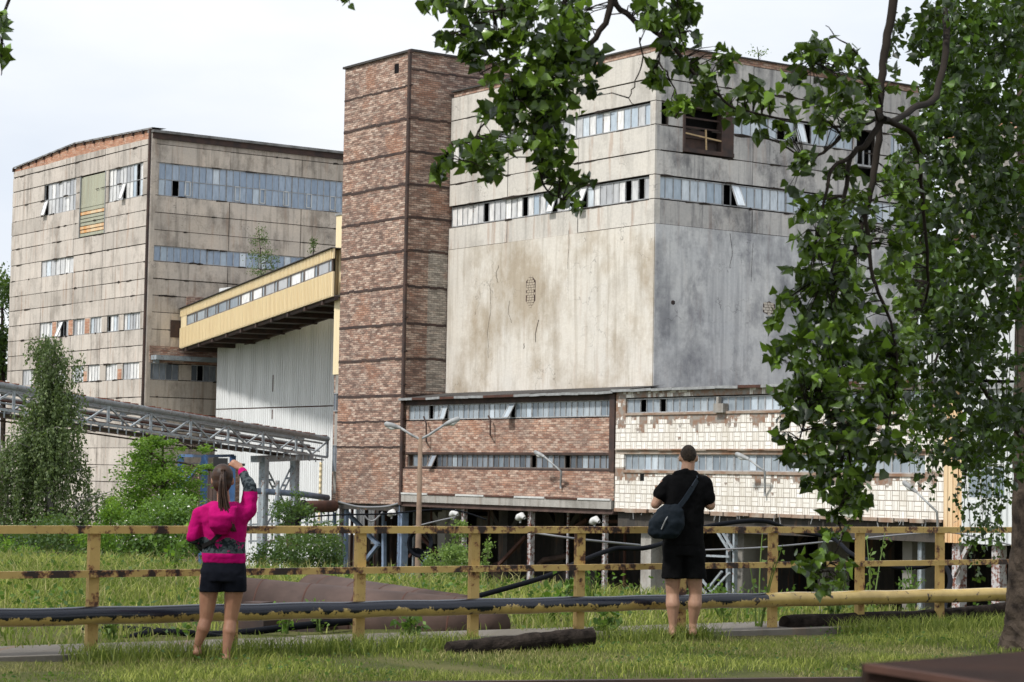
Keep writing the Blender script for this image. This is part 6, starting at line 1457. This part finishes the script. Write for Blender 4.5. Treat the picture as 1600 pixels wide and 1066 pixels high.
navy = plain('dark_navy_cloth', (.006, .007, .012), .9, .08, c2=(.010, .011, .017), scale=8)
fuse('shorts', S_, [navy], .009, WM, 2, None, .012)
hair = plain('brown_hair', (.020, .010, .007), .55, .3, scale=30, c2=(.055, .026, .014))
R2 = [uv_sphere(hc+Vector((0, -.02, .025)), (.088, .098, .102)), uv_sphere(hc+Vector((0, -.04, -.03)), (.078, .075, .08))]
fuse('hair', R2, [hair], .008, WM, 2)
pn = [wj(352, 735, -.11), wj(352, 752, -.155), wj(353, 775, -.17), wj(357, 798, -.185), wj(363, 815, -.185), wj(367, 830, -.17)]
m_ = MB()
for k in range(80):
    ox, oy = random.gauss(0, .011), random.gauss(0, .010); n_ = len(pn); P = [p+Vector((ox*(.5+.55*min(i, 3)), oy, 0)) for i, p in enumerate(pn)]; 
    if k % 3: P = P[:-1]
    limb(m_, P, .008, .002, 5, .002, 3)
m_.v = [(a+WP.x, b+WP.y, c) for a, b, c in m_.v]; m_.build('ponytail', hair, WM, smooth=True)
def toW(p, base): return Vector((p.x+base.x, p.y+base.y, p.z))
m_ = MB(); c = toW(wj(337, 722, .30), WP); m_.box(c, .115, .04, .068); m_.box(c+Vector((-.035, 0, .038)), .03, .035, .012); m_.tube([c+Vector((.01, .02, 0)), c+Vector((.01, .09, 0))], .034, 16)
tag(m_.build('camera', plain('camera_plastic', (.02, .02, .022), .4, .5), None, c), 'black compact camera held up in front of the woman with the ponytail', 'camera')
m_ = MB(); m_.box(c+Vector((0, -.03, -.005)), .075, .006, .052); m_.build('screen', plain('camera_screen', (.05, .06, .07), .15, .6), bpy.data.objects['camera.001'] if 'camera.001' in bpy.data.objects else None) if False else None
# waist bag
WB = thing('waist_bag', toW(wj(322, 855, .1), WP), 'black waist bag worn in front by the woman in pink, strap across her back', 'bag')
V_, F_ = uv_sphere(wj(322, 853, .17), (.10, .06, .07)); m_ = MB(); m_.v = [tuple(toW(v, WP)) for v in V_]; m_.f = F_; m_.uv = [(0, 0)]*(4*len(F_)); m_.m = [0]*len(F_); m_.r = [.5]*len(F_); m_.build('pouch', M['dark'], WB, smooth=True)
m_ = MB(); St = [wj(372, 790, -.105), wj(362, 812, -.165), wj(350, 832, -.165), wj(335, 846, -.145), wj(318, 854, -.06)]; St = [toW(p, WP) for p in St]
for a, b in zip(St[:-1], St[1:]): m_.beam(a, b, .012, .035)
m_.build('strap', M['dark'], WB)
# ---- man
MP = on_ground(1067, 999, 0)
def mj(px, py, dy=0.): p = at(px, py, MP.y); return Vector((p.x-MP.x, dy, p.z))
MN = thing('person', (MP.x, MP.y, 0), 'person in black T-shirt and long black shorts at the railing, short dark hair, head bowed', 'person')
B_ = []; hc = mj(1076, 713, .03)
B_.append(uv_sphere(hc, (.077, .098, .105))); B_.append(uv_sphere(hc+Vector((0, .055, -.06)), (.058, .055, .065))); B_.append(uv_sphere(hc+Vector((0, .12, -.04)), (.014, .02, .025))); B_.append(uv_sphere(hc+Vector((0, .108, -.08)), (.026, .012, .009)))
for s in (-1, 1): B_.append(uv_sphere(hc+Vector((s*.080, .0, -.02)), (.013, .022, .034))); B_.append(uv_sphere(hc+Vector((s*.032, .093, -.015)), (.014, .01, .009)))
B_.append(cone(mj(1073, 745, -.01), hc+Vector((0, -.02, -.06)), .068, .062))
B_.append(loft([(mj(1068, 860), .155, .11), (mj(1068, 820), .15, .10), (mj(1069, 790), .165, .11), (mj(1071, 762), .19, .11), (mj(1072, 748), .17, .085), (mj(1073, 740), .07, .06)]))
for h, k, a in ((mj(1052, 880), mj(1051, 928, .02), mj(1051, 984, -.01)), (mj(1084, 880), mj(1087, 928, .02), mj(1083, 983, .03))):
    B_.append(cone(h, k, .09, .062)); B_.append(cone(k, k.lerp(a, .3)+Vector((0, -.022, 0)), .060, .068)); B_.append(cone(k.lerp(a, .3)+Vector((0, -.02, 0)), a+Vector((0, 0, .05)), .066, .037)); B_.append(cone(a+Vector((0, 0, .05)), a+Vector((0, -.005, -.02)), .037, .038))
    B_.append(cone(a+Vector((0, -.01, -.03)), a+Vector((0, .14, -.035)), .038, .03)); B_.append(cone(a+Vector((0, .13, -.035)), a+Vector((0, .20, -.042)), .03, .02))
shL, elL, wrL = mj(1040, 756), mj(1024, 788, -.02), mj(1036, 784, .24); shR, elR, wrR = mj(1104, 758), mj(1110, 790, -.01), mj(1096, 782, .24)
for s, e, w in ((shL, elL, wrL), (shR, elR, wrR)): B_.append(cone(s, e, .056, .045)); B_.append(cone(e, w, .045, .029))
hand(B_, wrL, (.55, .75, .1), (.5, -.3, .7), 1.08, .6, -1); hand(B_, wrR, (-.55, .75, .1), (-.5, -.3, .7), 1.08, .6, 1)
fuse('body', B_, [skin2], .0075, MN, 2)
black = plain('black_cloth', (.0045, .0045, .005), .95, .05, c2=(.007, .007, .0075), scale=6)
T_ = [loft([(mj(1068, 852), .20, .145), (mj(1068, 835), .19, .145), (mj(1069, 800), .185, .145), (mj(1071, 772), .20, .145), (mj(1072, 756), .205, .125), (mj(1073, 746), .17, .10), (mj(1074, 738), .085, .075)])]
T_.append(cone(mj(1046, 755), mj(1033, 772, -.01), .080, .078)); T_.append(cone(mj(1100, 756), mj(1106, 778, -.01), .080, .074))
T_.append(cone(mj(1058, 742, -.02), mj(1070, 738, -.05), .045, .04)); T_.append(cone(mj(1070, 738, -.05), mj(1084, 742, -.03), .04, .04))
fuse('t_shirt', T_, [black], .0095, MN, 3, None, .022)
S_ = [loft([(mj(1069, 868), .205, .14), (mj(1068, 850), .20, .14), (mj(1068, 838), .18, .13)])]
for x0, x1 in ((1052, 1051), (1085, 1087)): S_.append(loft([(mj(x1, 904), .105, .115), (mj(x0, 880), .102, .12), (mj(x0, 860), .098, .13)]))
fuse('shorts', S_, [black], .0095, MN, 2, None, .015)
R2 = [uv_sphere(hc+Vector((0, -.002, .002)), (.0800, .101, .108))]
ho = fuse('hair', R2, [plain('short_dark_hair', (.055, .038, .027), .8, .2, scale=45, c2=(.02, .014, .01), bump=1.)], .006, MN, 1)
import bmesh
bm_ = bmesh.new(); bm_.from_mesh(ho.data)
bmesh.ops.delete(bm_, geom=[f for f in bm_.faces if f.calc_center_median().z < hc.z-.052+.9*(f.calc_center_median().y-hc.y+.09)+.006*math.sin(f.calc_center_median().x*140)], context='FACES'); bm_.to_mesh(ho.data); bm_.free()
SBG = thing('shoulder_bag', toW(mj(1040, 815, -.2), MP), 'dark navy shoulder bag hanging at the left hip of the man in black', 'bag')
G_ = [loft([(mj(1037, 841, -.2), .10, .06), (mj(1036, 834, -.21), .155, .085), (mj(1039, 815, -.21), .165, .09), (mj(1045, 798, -.2), .13, .07), (mj(1048, 788, -.19), .07, .04)])]
_k = {**{}}
o = fuse('bag_body', G_, [plain('navy_nylon', (.004, .008, .013), .7, .15, c2=(.008, .013, .019), scale=7)], .010, MN, 3, None, .03)
o.parent = SBG; o.data.transform(Matrix.Translation(ORG[MN]-ORG[SBG])); ORG[o] = ORG[SBG]
m_ = MB(); St = [mj(1087, 741, -.02), mj(1088, 750, -.10), mj(1080, 762, -.155), mj(1068, 780, -.17), mj(1056, 795, -.20), mj(1050, 800, -.22)]; St = [toW(p, MP) for p in St]
for a, b in zip(St[:-1], St[1:]): m_.beam(a, b, .012, .045)
m_.build('strap', plain('navy_strap', (.01, .018, .03), .6, .3), SBG)
m_ = MB(); m_.tube([toW(mj(1042, 803, -.26), MP), toW(mj(1036, 812, -.31), MP), toW(mj(1030, 826, -.30), MP)], .006, 6); m_.build('zip', M['galv'], SBG)
m_ = MB(); c = toW(mj(1064, 783, .36), MP); m_.box(c, .08, .012, .16); tag(m_.build('phone', M['dark'], None, c), 'dark phone held in both hands by the man in black', 'phone')
for o, P_ in ((WM, WP), (MN, MP)): pass
